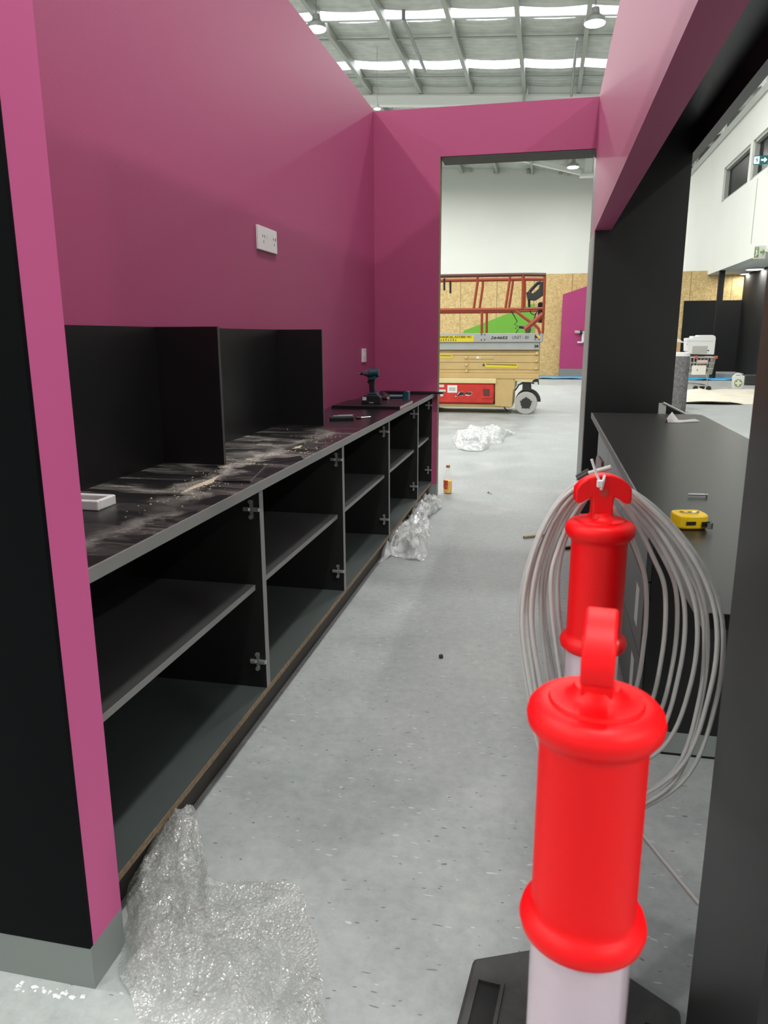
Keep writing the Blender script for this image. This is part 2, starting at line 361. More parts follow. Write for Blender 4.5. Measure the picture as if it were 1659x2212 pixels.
def struct(name, bm, m, label=None, bevel=0, parent=None, **k):
    o = obj(name, bm, m, parent, bevel, **k)
    if not parent: o['kind'] = 'structure'
    if label: o['label'] = label
    return o
def copy_tree(o, parent=None):
    c = o.copy(); COL.objects.link(c)
    if parent: c.parent = parent
    BASE[c.name] = BASE.get(o.name, Matrix.Identity(4))
    for ch in list(o.children): copy_tree(ch, c)
    return c
def text(name, s, size, m, parent, loc, rot=(math.pi/2, 0, 0), shear=0, depth=.002, align='LEFT', sx=1.0, bold=0, fit=None):
    cu = bpy.data.curves.new(name, 'FONT'); cu.body = s; cu.size = size; cu.extrude = depth; cu.shear = shear; cu.align_x = align; cu.offset = bold; cu.resolution_u = 3
    t = bpy.data.objects.new(name, cu); COL.objects.link(t); bpy.context.view_layer.update()
    me = bpy.data.meshes.new_from_object(t.evaluated_get(bpy.context.evaluated_depsgraph_get()))
    bpy.data.objects.remove(t); me.materials.clear(); me.materials.append(MATS[m]); me.name = name
    o = bpy.data.objects.new(name, me); COL.objects.link(o); o.location = loc; o.rotation_euler = rot; o.scale = (sx, 1, 1)
    if fit:   # fit = (x0, x1, z0, z1): stretch the lettering into this rectangle
        xs_ = [v.co.x for v in me.vertices]; ys_ = [v.co.y for v in me.vertices]; fx = (fit[1]-fit[0])/(max(xs_)-min(xs_)); fy_ = (fit[3]-fit[2])/(max(ys_)-min(ys_))
        mx_, my_ = min(xs_), min(ys_)
        for v in me.vertices: v.co.x = (v.co.x-mx_)*fx; v.co.y = (v.co.y-my_)*fy_
        o.scale = (1, 1, 1); o.location = (fit[0], loc[1], fit[2])
    if parent: o.parent = parent; o.matrix_parent_inverse = inv(parent)
    return o

# ================================================================== THE HALL
XW, YE, WT = -1.49, 6.62, 3.24          # kiosk: back wall plane, end wall plane, wall top
XR = .313                                # kiosk: right inner plane
D1 = 28.5; DF = 42.0; XH = 5.25          # OSB partition, far wall, mezzanine wall
RB = 9.657
def roof_z(x): return RB - .06*x
struct('floor', box(-18, 18, -14, DF+.2, -.12, 0), 'floor', 'grey speckled vinyl floor with pale dust and scuffs')
hall = struct('wall_far', box(-18, 18, DF, DF+.2, 0, 11), 'white_wall', 'white far wall of the hall above the chipboard panels')
struct('wall_left_hall', box(-18.2, -18, -14, DF, 0, 11), 'white_wall', 'white side wall of the hall, behind the kiosk')
struct('wall_right_far_side', box(18, 18.2, -14, DF, 0, 8.5), 'white_wall', 'white right side wall of the hall, out of view')
struct('wall_rear', box(-18, 18, -14.2, -14, 0, 11), 'white_wall', 'white rear wall of the hall, behind the viewpoint')
# mezzanine: upper white wall with windows over a recess with a dark back wall
wy = [(24.05, 27.30), (19.6, 23.78), (15.2, 19.3)]; wz0, wz1 = 5.54, 6.57
MY = 13.5; bm = BM()
bx(bm, XH, XH+.25, MY, DF, 3.42, wz0); bx(bm, XH, XH+.25, MY, DF, wz1, 7.6); bx(bm, XH, 18, MY, MY+.2, 3.42, 7.6)
ys = [MY] + [v for a in sorted(wy) for v in a] + [DF]
for a, b in zip(ys[0::2], ys[1::2]): bx(bm, XH, XH+.25, a, b, wz0, wz1)
struct('wall_right_hall', bm, 'white_wall', 'white upper mezzanine wall with a row of dark windows')
for i, (a, b) in enumerate(wy):
    o = struct('window_%d' % (i+1), box(XH+.17, XH+.19, a, b, wz0, wz1), 'glass_dark', 'dark mezzanine window, %s from the far end' % ('first', 'second', 'third')[i])
    f = BM(); t = .07
    bx(f, XH+.05, XH+.25, a, a+t, wz0, wz1); bx(f, XH+.05, XH+.25, b-t, b, wz0, wz1); bx(f, XH+.05, XH+.25, a, b, wz0, wz0+t); bx(f, XH+.05, XH+.25, a, b, wz1-t, wz1)
    obj('window_frame', f, 'frame_grey', o)
struct('trim_1', box(XH-.06, XH+.05, MY, DF, 7.5, 7.72), 'frame_grey', 'grey capping rail along the mezzanine wall top')
struct('wall_right_lower', box(9.2, 9.4, MY, D1, 0, 3.42), 'black_wall', 'dark wall under the mezzanine')
struct('ceiling_mezzanine', box(XH+.25, 17.9, MY+.2, DF, 3.43, 3.56), 'white_paint', 'pale grey soffit under the mezzanine with round downlights')
# dark joint line down the mezzanine wall
struct('trim_2', box(XH-.012, XH-.001, 22.85, 22.89, 3.8, 5.45), 'frame_grey', 'thin vertical joint strip on the white mezzanine wall')
# ---- roof: sheets with sag between purlins, skylight strips, purlins
PX = [-6.55 - 1.93*4 - .1, -6.55 - 1.93*3, -6.55 - 1.93*2, -6.55-1.93]
purl = sorted([-18 + 0.0] + [.70 + 1.79*k for k in range(-10, 11)])
sky = [(22.10, 22.80), (26.0, 26.65), (14.6, 15.3), (18.3, 19.0), (6.4, 7.1), (10.4, 11.1), (-1.2, -.5), (-5.6, -4.9), (2.4, 3.1), (-11.0, -10.3)]
sky = sorted(sky)
def roof_strip(y0, y1, ny):
    bm = BM(); xs = []
    for a, b in zip(purl[:-1], purl[1:]):
        for k in range(6): xs.append((a + (b-a)*k/6, .05*math.sin(math.pi*k/6)))
    xs.append((purl[-1], 0))
    g = [[bm.verts.new((x, y0 + (y1-y0)*j/ny, roof_z(x) - s + .02*math.sin(3*(y0+(y1-y0)*j/ny)))) for x, s in xs] for j in range(ny+1)]
    for j in range(ny):
        for i in range(len(xs)-1): bm.faces.new((g[j][i], g[j+1][i], g[j+1][i+1], g[j][i+1]))
    return bm
yy = -12.0; bm_all = BM(); roof_parts = []
ceil = struct('ceiling', roof_strip(-14, sky[0][0], 4), 'roof', 'grey insulated metal roof with skylight strips and purlins')
smooth(ceil.data, 60)
prev = sky[0][1]
segs = []
for a, b in sky[1:] + [(DF, DF)]:
    segs.append((prev, a)); prev = b
for a, b in segs:
    o = obj('roof_sheet', roof_strip(a, b, 4), 'roof', ceil); smooth(o.data, 60)
for a, b in sky:
    o = obj('skylight_panel', roof_strip(a-.03, b+.03, 1), 'skylight', ceil); smooth(o.data, 60); o.location.z = .05
pm = None
for x in purl[1:-1]:
    if pm is None:
        b = BM(); bx(b, -.02, .02, -14, DF, -.26, -.02); bx(b, -.10, .02, -14, DF, -.275, -.255)
        o = obj('purlin', b, 'purlin', ceil); pm = o
    else:
        o = pm.copy(); COL.objects.link(o)
    o.location = (x, 0, roof_z(x))
for y in (22.42, 23.8, 20.1, 16.4, 12.6, 27.2):
    d = BM(); tube(d, [(x, y, roof_z(x)-.14) for x in (purl[1], purl[-2])], .035, 6); obj('purlin_bridging', d, 'purlin', ceil)
# portal beam (white, deep) under the roof at the partition line and box beams
b = BM(); A0 = roof_z(-18); prism(b, [(-18, A0-.02), (12, roof_z(12)-.02), (12, roof_z(12)-.62), (-18, A0-.62)], D1, D1+.3)
prism(b, [(-18, A0-.30), (12, roof_z(12)-.30), (12, roof_z(12)-.36), (-18, A0-.36)], D1-.06, D1)
bb = struct('beam_portal', b, 'white_paint', 'white deep portal beam under the roof above the end wall')
bb.name = 'trim_3'
q0, q1, q2, q3 = ony(1090, 340, 39.6), ony(1135, 340, 39.6), ony(1256, 368, 39.6), ony(1256, 378, 39.6)
b = BM(); prism(b, [(q0.x, q0.z), (q1.x, q1.z), (q2.x, q2.z), (q3.x, q3.z)], 39.5, 39.8); q4, q5 = ony(1262, 380, 39.3), ony(1278, 380, 39.3); bx(b, q4.x, q5.x, 39.2, 39.5, q4.z, q4.z+2.2); bx(b, q4.x-.2, q5.x+.25, 39.1, 39.6, q4.z-.05, q4.z+.06)
struct('trim_4', b, 'white_paint', 'white roof truss members seen above the doorway')
for k, px in enumerate((1017, 1069, 1141, 1210)):
    q = ony(px, 368+.02*(px-1017), DF-.1); struct('trim_%d' % (5+k), box(q.x-.07, q.x+.07, DF-.12, DF, q.z-.1, q.z+.1), 'frame_grey', 'small grey bracket near the top of the white far wall')
# white trusses at the mezzanine side
tr = BM()
for y in (24, 29, 34):
    tube(tr, [(XH-.3, y, 7.9), (XH+3, y, 9.0)], .07, 6); tube(tr, [(XH+.2, y, 7.6), (XH+.2, y, 9.2)], .09, 6); tube(tr, [(XH-2.2, y, 8.75), (XH+3, y, 8.75)], .1, 6)
struct('trim_10', tr, 'white_paint', 'white steel truss members above the mezzanine wall')
# droppers
b = BM(); p = ony(1133, 190, D1-.2); bx(b, p.x-.05, p.x+.05, D1-.25, D1-.15, 7.6, p.z+.35)
struct('trim_11', b, 'frame_grey', 'thin white post in front of the portal beam')
b = BM(); p = ony(1140, 170, D1-.3); tube(b, [(p.x, p.y, p.z), (p.x, p.y, p.z-.5)], .025, 6); lathe(b, [(.02, p.z), (.17, p.z+.02), (.2, p.z+.13), (.05, p.z+.2)], 16, (p.x, p.y))
tag(obj('roof_sensor', b, 'white_plastic', sm=40), 'small white domed fitting hanging at the roof edge by the thin post', 'sensor')
b = BM(); p = ony(903, 70, 21.9); tube(b, [(-4.1, 21.9, roof_z(-4.1)-.1), (-4.1, 21.9, roof_z(-4.1)-.3), (-4.15, 25.9, roof_z(-4.1)-.34)], .05, 8)
tag(obj('roof_pipe', b, 'steel', sm=40), 'thin grey pipe running under the roof between two purlins', 'pipe')
b = BM(); tube(b, [(.42, 23.2, roof_z(.4)-.42), (.42, 28.2, roof_z(.4)-.42)], .045, 8)
tag(obj('roof_conduit', b, 'steel', sm=40), 'grey conduit running beside the purlin nearest the right wall', 'pipe')

# ---- high bay lamps
def lamp_proto(label):
    t = local('high_bay_lamp', label, 'lamp', (0, 0, 0), group='high bay lamps under the roof')
    obj('housing', lathe(BM(), [(.05, .34), (.09, .33), (.11, .2), (.24, .1), (.26, .0), (.24, -.005)], 24), 'alu', t, sm=40)
    obj('lens', lathe(BM(), [(.235, .004), (.235, -.02), (.12, -.04), (.02, -.045)], 24), 'lamp_lens', t, sm=60)
    b = BM(); tube(b, [(0, 0, .33), (0, 0, .85)], .012, 6); obj('hanger', b, 'steel', t)
    return t
def lamp_light(t, power, spread=None):
    l = bpy.data.lights.new('lamp_light', 'AREA'); l.shape = 'DISK'; l.size = .5; l.energy = power; l.color = (1.0, .985, .95)
    o = bpy.data.objects.new('lamp_light', l); COL.objects.link(o); o.location = (0, 0, -.08); o.parent = t; return o
xs = (-13.0, -6.13, .77, 7.67); ysL = (-5.5, -2.0, 1.05, 10.85, 20.65, 30.45, 36.65)  # right column and rows behind the viewpoint are added to light pier and bollards
first = None
names_x = {0: 'far left', 1: 'left', 2: 'right'}
for j, y in enumerate(ysL):
    for i, x in enumerate(xs):
        z = roof_z(x) - .95
        if (y == 30.45 and i == 2) or (y == -2.0 and i != 3) or (x > 7 and y > -1) or (i == 2 and y < -4): continue
        if first is None: t = lamp_proto(''); first = t
        else: t = copy_tree(first)
        t.location = (x, y, z)
        if y == 20.65: t['label'] = ('glowing high bay lamp far left, hidden behind the pink wall', 'glowing high bay lamp at the top edge of the pink left wall', 'glowing high bay lamp beside the top of the right pink wall')[i]
        elif y == 36.65 and i == 2: t['label'] = 'glowing lamp seen through the doorway just under its black lintel'
        else: t['label'] = 'unseen high bay lamp assumed under the roof'
        first_done = True
for t in [o for o in COL.objects if o.name.startswith('high_bay_lamp')]:
    lx_, ly_ = t.location.x, t.location.y      # right column raised for the pier, lamp beyond the doorway dimmed
    lamp_light(t, LAMP_W*(1.15 if lx_ > 7 else .68 if (abs(lx_-.77) < .1 and 10 < ly_ < 12) else 1))
t = copy_tree(first); t.location = (-2.7, 31.0, roof_z(-2.7)-.95); t['label'] = 'unseen high bay lamp assumed under the roof'  # off the lamp grid, added unseen to brighten the far wall
t = copy_tree(first)
for ch in list(t.children):
    if ch.type == 'LIGHT': bpy.data.objects.remove(ch)
t.location = ony(815, 235, 24.6); t.scale = (.42, .42, .42); t['label'] = 'small glowing lamp at the corner where the pink walls meet'
b = BM(); tube(b, [(0, 0, .8), (0, 0, (roof_z(t.location.x) - t.location.z)/.42)], .012, 6); o = obj('hanger', b, 'steel', t)
lamp_light(t, 40)

# ---- OSB partition with sheets
osb = struct('wall_osb', box(-9, 9.2, D1+.02, D1+.12, 0, 3.55), 'black_wall', 'chipboard partition across the far end of the hall')
sw = (ony(930+1410/4.608, 620, D1).x - ony(930+300/4.608, 620, D1).x)/3
x0 = ony(930+1410/4.608, 620, D1).x
src = None
for k in range(-7, 7):
    a = x0 + k*sw
    if src is None: src = obj('osb_sheet', box(.006, sw-.006, D1, D1+.02, 0, 3.56), 'osb', osb); o = src
    else: o = src.copy(); COL.objects.link(o)
    o.location = (a, 0, 0)
# green gabled panel, pink gabled panel, black lower wall
q = [ony(930+u/4.608, 560+v/4.608, D1-.08) for u, v in ((330, 712), (800, 520), (1030, 440))]
b = BM(); prism(b, [(q[0].x, 0), (q[2].x, 0), (q[2].x, q[2].z), (q[0].x, q[0].z)], D1-.13, D1-.01)
tag(obj('green_panel', b, 'green', bevel=.005), 'bright green sloping topped panel against the chipboard wall behind the lift', 'panel')
t = thing('pink_panel', 'magenta sloping topped panel with grey skirting by the far chipboard wall', 'panel', (.9, D1-.6, 0))
q = [ony(930+u/4.608, 560+v/4.608, D1-.6) for u, v in ((1300, 350), (1565, 260))]
sl = (q[1].z - q[0].z)/(q[1].x - q[0].x); xa, xb = .46, 2.6
b = BM(); prism(b, [(xa, .27), (xb, .27), (xb, q[0].z + sl*(xb-xa)), (xa, q[0].z)], D1-.6, D1-.45); obj('board', b, 'magenta', t, bevel=.005)
obj('skirting', box(xa-.01, xb, D1-.61, D1-.45, 0, .27), 'skirting', t)
t = thing('door_closer_arm', 'pale handle bracket with dark cap standing off the magenta panel', 'bracket', (1.15, D1-.7, 1.1))
def A(u, v, y): return ony(1120+u/10.37, 560+v/10.37, y)
b = BM(); p0, p1, p2 = A(1455, 1610, D1-.7), A(1440, 1860, D1-.7), A(1320, 1862, D1-.7)
tube(b, [p0, p1], .05, 6); tube(b, [p1, p2], .03, 6); obj('bracket', b, 'white_plastic', t)
b = BM(); tube(b, [A(1260, 1625, D1-.7), A(1440, 1640, D1-.7)], .05, 8); obj('bar', b, 'tag_pink', t)
b = BM(); tube(b, [A(1375, 1640, D1-.72), A(1430, 1640, D1-.72)], .075, 10); obj('cap', b, 'black_tool', t)
struct('wall_black_lower', box(4.57, 9.2, D1-.06, D1-.005, 0, 2.575), 'black_wall', 'black lower wall in front of the far chipboard')
struct('wall_black_return', box(6.42, 9.2, D1-3.2, D1-.06, 0, 3.42), 'black_wall', 'black return wall under the mezzanine soffit')
dr = struct('door_1', box(7.3, 8.4, D1-3.26, D1-3.2, 0, 2.1), 'black_matt', 'black door in the dark return wall')
obj('door_handle', box(7.36, 7.42, D1-3.34, D1-3.26, 1.0, 1.12), 'chrome', dr)
p0 = ony(1552.5, 592, 26.6)
tag(obj('steel_column', box(max(XH+.02, p0.x-.08), max(XH+.18, p0.x+.08), 26.6, 26.76, 0, 3.42), 'black_wall'), 'slim black steel column holding up the mezzanine soffit', 'column')
dl = [onz(1632, 581, 3.41), onz(1592, 599, 3.41)]
for k, (xx, y_) in enumerate(((max(XH+.65, dl[0].x), dl[0].y), (max(XH+.6, dl[1].x), min(dl[1].y, D1-.45)))):
    t = local('downlight', ('oval glowing downlight in the grey mezzanine soffit, nearer one', 'glowing downlight in the mezzanine soffit close to the chipboard wall')[k], 'lamp', (xx, y_, 3.40), group='downlights in the mezzanine soffit')
    obj('rim', lathe(BM(), [(.30, .02), (.32, .0), (.27, -.015), (.26, .0)], 28), 'white_plastic', t, sm=40)
    obj('lens', lathe(BM(), [(.26, .01), (.255, -.008), (.05, -.012)], 28), 'down_lens', t, sm=60)
    l = bpy.data.lights.new('lamp_light', 'AREA'); l.shape = 'DISK'; l.size = .45; l.energy = 45; l.color = (1, .97, .9)
    o = bpy.data.objects.new('lamp_light', l); COL.objects.link(o); o.location = (0, 0, -.04); o.parent = t
# exit signs
def exit_sign(name, label, px, py, w_, h_, lit, xpl, top):
    p = onx(px, py, xpl); t = local(name, label, 'exit sign', (xpl, p.y, p.z), group='running person exit signs')
    obj('plate', box(-w_/2, w_/2, -.02, .02, -h_/2, h_/2), 'exit_green' if lit else 'white_plastic', t)
    ic = 'exit_white' if lit else 'kit_green'; k = 'exit_green' if lit else 'white_plastic'
    obj('pictogram_field', box(-w_*.46, -w_*.10, -.026, -.02, -h_*.4, h_*.4), ic, t)
    f = BM()
    def xz(u, v): return (-w_*.28 + u*w_*.11, -.028, v*h_*.36)
    tube(f, [xz(-.2, .55), xz(.2, -.1)], h_*.06, 6); tube(f, [xz(.2, -.1), xz(-.6, -.9)], h_*.045, 6); tube(f, [xz(.2, -.1), xz(.9, -.5)], h_*.045, 6); tube(f, [xz(-.9, .2), xz(.8, .3)], h_*.04, 6); tube(f, [xz(-.1, .75), xz(.1, .9)], h_*.06, 6)
    obj('running_figure', f, k, t)
    a = BM(); prism(a, [(w_*.02, h_*.09), (w_*.24, h_*.09), (w_*.24, h_*.28), (w_*.44, 0), (w_*.24, -h_*.28), (w_*.24, -h_*.09), (w_*.02, -h_*.09)], -.028, -.02)
    obj('arrow', a, ic, t)
    b = BM(); tube(b, [(w_*.45, 0, 0), (top, 0, 0)], .015, 6); obj('bracket', b, 'steel', t)
    return t
exit_sign('exit_sign', 'glowing green exit sign with arrow in front of the mezzanine window', 1643, 346, .34, .21, True, XH-.22, .28)
exit_sign('exit_sign', 'pale exit sign with arrow hanging at the mezzanine soffit edge', 1641, 545, .27, .31, False, XH-.17, .2)

# ================================================================== KIOSK SHELL
# left back wall, near pier, end wall with doorway, right wall header
struct('wall_left', box(XW-.12, XW, 1.347, YE+.1, 0, WT), 'pink', 'plum pink back wall of the kiosk above the left counter')
pier = struct('wall_near', box(XW-.12, -.926, 1.232, 1.347, .108, WT), 'pink_lit', 'plum pink end of the short near wing wall')
obj('black_cladding', box(XW-.6, -.926, 1.22, 1.232, .108, WT), 'black_clad', pier)
b = BM(); bx(b, XW-.6, -.926, 1.222, 1.232, 0, .108); bx(b, -.936, -.926, 1.232, 1.347, 0, .108); bx(b, XW-.12, -.936, 1.232, 1.347, 0, .108)
struct('baseboard_near', b, 'skirting', 'grey skirting round the foot of the near wing wall')
JX = -.931
b = BM(); bx(b, XW, JX, YE, YE+.1, 0, WT-.01); bx(b, JX, XR, YE, YE+.1, 2.857, WT-.01)
struct('wall_end', b, 'pink', 'plum pink end wall with a tall doorway')
struct('trim_12', box(JX, XR-.01, YE+.002, YE+.31, 2.852, 2.858), 'black_matt', 'black underside of the doorway lintel')
struct('trim_13', box(JX, XR, YE+.1, YE+.31, 2.858, WT-.02), 'black_lam', 'black back of the doorway lintel')
struct('trim_14', box(JX, JX+.004, YE, YE+.1, .11, 2.852), 'chip_edge', 'thin raw board edge at the doorway jamb')
b = BM(); bx(b, -1.0, JX+.006, YE-.008, YE+.1, 0, .11)
struct('baseboard_end', b, 'skirting', 'grey skirting at the foot of the doorway jamb')
# right side: far column, near column, header and black outer fascia with soffit
ZB = 2.19; YC = 6.18; YN = 1.25; XO = .965
YK = .9
hd = struct('wall_right', box(XR, XR+.12, YK, YE, ZB, WT), 'pink', 'plum pink header beam over the serving opening on the right')
col = struct('column_far', box(XR+.001, XO, YC, YE+.3, 0, WT-.03), 'black_lam', 'black laminate column at the far end of the serving counter')
col.name = 'wall_right_far'
struct('trim_15', box(XR-.002, XR+.004, YC-.001, YE+.3, 0, ZB), 'grey_edge', 'grey strip painted as the grazing reflection on the corridor side of the black column')  # black laminate face; its grazing reflection is painted as a grey strip
cn = struct('wall_right_near', box(XR, XO, YK, YN, 0, WT-.03), 'black_lam', 'black laminate near column of the serving opening')
struct('trim_16', box(XR+.12, XO+.06, YN, YC, 2.84, 2.9), 'black_lam', 'black soffit panel inside the serving opening')
struct('trim_17', box(XO-.005, XO+.06, YK, YC+.4, 2.69, WT-.03), 'black_lam', 'black outer fascia above the serving opening')

# ================================================================== LEFT COUNTER
ZW, TW = .93, .033
FX = -.97                      # carcass front
WY0, WY1 = 1.349, YE-.003
t = thing('worktop', 'long dusty black laminate worktop on the left cabinets', 'worktop', (-1.2, 4, ZW-TW))
obj('top', box(XW+.002, -.957, WY0, WY1, ZW-TW, ZW), 'worktop', t, bevel=.002)
obj('front_edge', box(-.957, -.953, WY0, WY1, ZW-TW, ZW-.0005), 'grey_edge', t)
divs = [1.349, 2.452, 3.572, 4.712, 5.848, YE-.003]
ord_ = ('nearest to the near wing wall', 'second from the near wing wall', 'in the middle of the row', 'fourth from the near wing wall', 'narrow, at the doorway end of the row')
def hinge_parts(parent, x, y, z):
    h = bpy.data.objects.new('hinge_plate', HP); COL.objects.link(h); h.location = (x, y, z); h.parent = parent; h.matrix_parent_inverse = inv(parent)
    for a, c in ((-.001, .028), (-.001, -.028)):
        s = bpy.data.objects.new('screw', HS); COL.objects.link(s); s.location = (a, -.006, c); s.parent = h
b = BM(); bx(b, -.030, .032, -.008, 0, -.0065, .0065); bx(b, -.006, .006, -.004, 0, -.033, .033); bx(b, -.026, -.006, -.016, -.008, -.005, .005); bx(b, .010, .030, -.015, -.008, -.006, .004)
tmp = obj('hinge_plate', b, 'hinge', bevel=.0015); HP = tmp.data; bpy.data.objects.remove(tmp)
b = BM(); cyl(b, (0, 0, 0), (0, -.005, 0), .008, n=10); tmp = obj('screw', b, 'hinge', sm=40); HS = tmp.data; bpy.data.objects.remove(tmp)
PT = .018
for i, (a, c) in enumerate(zip(divs[:-1], divs[1:])):
    t = thing('base_cabinet', 'open black base cabinet with one shelf, ' + ord_[i], 'cabinet', (-1.2, (a+c)/2, 0), 'open base cabinets under the left worktop')
    top = ZW-TW-.001
    for k, (y0, y1) in enumerate(((a, a+PT), (c-PT, c))):
        o = obj('side_panel', box(XW+.004, FX-.001, y0, y1, .121, top), 'black_matt', t)
        obj('edge_band', box(FX-.001, FX, y0, y1, .121, top), 'grey_edge', o)
    o = obj('bottom_panel', box(XW+.004, FX-.001, a+PT, c-PT, .121, .139), 'base_panel', t)
    obj('raw_edge', box(FX-.001, FX+.0005, a, c, .119, .1385), 'chip_edge', o)
    obj('back_panel', box(XW+.004, XW+.012, a+PT, c-PT, .139, top), 'black_matt', t)
    o = obj('shelf', box(XW+.013, -1.0, a+PT+.001, c-PT-.001, .523, .543), 'shelf_black', t)
    obj('shelf_edge', box(-1.0, -.999, a+PT+.001, c-PT-.001, .523, .543), 'grey_edge', o)
    obj('kickboard', box(-1.03, -1.014, a, c, 0, .119), 'kick', t)
    for z in (.825, .245): hinge_parts(t, -1.0, c-PT-.0005, z)
# splashback panels and partitions
P1, P2, PXE, PTZ = 2.715, 4.085, -1.222, 1.458
for k, (a, c) in enumerate(((WY0, P1), (P1+.018, P2))):
    tag(obj('splashback_panel', box(XW+.001, XW+.014, a+.001, c-.001, ZW, PTZ), 'black_lam'), ('dusty black splashback panel on the wall, near bay', 'black splashback panel on the wall between the two partitions')[k], 'panel', 'black splashback panels')
for k, y_ in enumerate((P1, P2)):
    t = thing('partition_panel', ('black upright partition standing on the worktop, nearer one', 'black upright partition standing on the worktop, farther one by the pocket knife')[k], 'panel', (-1.35, y_, ZW), 'black upright partitions on the worktop')
    obj('board', box(XW+.001, PXE, y_, y_+.018, ZW, PTZ), 'black_lam', t); obj('edge_band', box(PXE, PXE+.0015, y_, y_+.018, ZW, PTZ), 'drawer_grey', t)

# wall outlets
def outlet(name, label, y0, y1, z0, z1, double):
    t = thing(name, label, 'power outlet' if double else 'switch', (XW, (y0+y1)/2, z0))
    obj('plate', box(XW, XW+.014, y0, y1, z0, z1), 'white_plastic', t, bevel=.003, seg=2)
    cy, cz, wz = (y0+y1)/2, (z0+z1)/2, (z1-z0)
    b = BM(); 
    if double:
        for yy_ in (y0+.075, y1-.045):
            for dy, dz in ((-.014, .012), (.014, .012), (0, -.016)): obj('socket_slot', box(XW+.0135, XW+.0146, yy_+dy-.003, yy_+dy+.003, cz+dz-.006, cz+dz+.006), 'dark_hole', t)
        b.free()
        obj('rocker', box(XW+.014, XW+.018, cy-.02, cy-.008, cz+.012, cz+.026), 'white_plastic', t, bevel=.001)
        obj('rocker', box(XW+.014, XW+.018, y1-.03, y1-.018, cz+.018, cz+.03), 'white_plastic', t, bevel=.001)
    else:
        obj('rocker', box(XW+.014, XW+.019, cy-.012, cy+.012, cz-.004, cz+.024), 'white_plastic', t, bevel=.002)
        cyl(b, (XW+.013, cy, cz+.012), (XW+.0195, cy, cz+.012), .004, n=10); obj('indicator', b, 'tool_grey', t)
q0, q1 = onx(552, 496, XW), onx(594, 542, XW); zm = (q0.z+q1.z)/2 + .005
outlet('power_outlet', 'white double power outlet high on the pink wall', q0.y, q1.y, zm-.062, zm+.058, True)
q0, q1 = onx(779, 757, XW), onx(790, 778, XW); ym, zm = (q0.y+q1.y)/2, (q0.z+q1.z)/2
outlet('wall_switch', 'small white switch plate low on the pink wall near the drill', ym-.06, ym+.06, zm-.055, zm+.055, False)

# ---- things on the left worktop
# dusty offcuts
OFF = []
def slab(name, label, px, z, th, m, cat_='offcut', edge=None, group=None):
    pts = [onz(a, b_, z+th) for a, b_ in px]; t = thing(name, label, cat_, (sum(p.x for p in pts)/len(pts), sum(p.y for p in pts)/len(pts), z), group)
    OFF.append((min(p.x for p in pts)-.006, max(p.x for p in pts)+.006, min(p.y for p in pts)-.006, max(p.y for p in pts)+.006))
    obj('board', prism(BM(), [(p.x, p.y) for p in pts], z, z+th, 'z'), m, t, bevel=.0008)
    return t, pts
slab('board_offcut', 'dusty dark square board offcut lying near the first partition', [(463, 1037), (541, 1039), (575, 1004), (495, 1006)], ZW, .006, 'worktop')
slab('board_offcut', 'long narrow dusty strip offcut lying past the first partition', [(510, 997), (560, 997), (590, 958), (566, 950)], ZW, .004, 'worktop')
slab('board_offcut', 'thin dark strip offcut at the worktop front edge', [(552, 999), (650, 984), (655, 991), (600, 998)], ZW, .004, 'black_lam')
# board under the impact driver
b1 = [onz(699, 882, ZW), onz(861, 884, ZW)]
ya, xa_, xb_ = b1[1].y, XW+.03, -.972; BD = .5
t = thing('cut_board', 'black laminate board with a raw pale end under the impact driver', 'board', (-1.2, ya, ZW))
obj('board', box(xa_, xb_, ya, ya+BD, ZW, ZW+.018), 'black_lam', t, bevel=.0008); obj('raw_end', box(xb_, xb_+.001, ya, ya+BD, ZW, ZW+.018), 'tag_pink', t)
t = thing('cut_board', 'black laminate board overhanging the worktop at the doorway end', 'board', (-1.1, 6.5, ZW))
obj('board', box(-1.42, -.865, 6.50, 6.60, ZW, ZW+.018), 'black_lam', t, bevel=.0008)
# sawdust crumbs: uncountable
bm = BM(); random.seed(3)
for k in range(520):
    u = random.random(); cx_, cy_ = (-1.12+random.gauss(0, .05), 2.55+random.gauss(0, .28)) if u < .6 else (-1.1+random.gauss(0, .09), 3.1+random.gauss(0, .4))
    if not (-1.46 < cx_ < -.975 and 1.6 < cy_ < 4.0): continue
    if any(x0_ < cx_ < x1_ and y0_ < cy_ < y1_ for x0_, x1_, y0_, y1_ in OFF): continue
    r = random.uniform(.0012, .0042); ang = random.random()*3
    v = [bm.verts.new((cx_ + r*math.cos(ang+q*2.09)*random.uniform(.6, 1.3), cy_ + r*math.sin(ang+q*2.09)*1.2, ZW+.0003)) for q in range(3)] + [bm.verts.new((cx_, cy_, ZW+r*.9))]
    for f in ((0,1,2), (0,3,1), (1,3,2), (2,3,0)): bm.faces.new([v[i] for i in f])
o = obj('sawdust', bm, 'sawdust'); tag(o, 'scattered pale sawdust crumbs on the left worktop', 'sawdust'); o['kind'] = 'stuff'
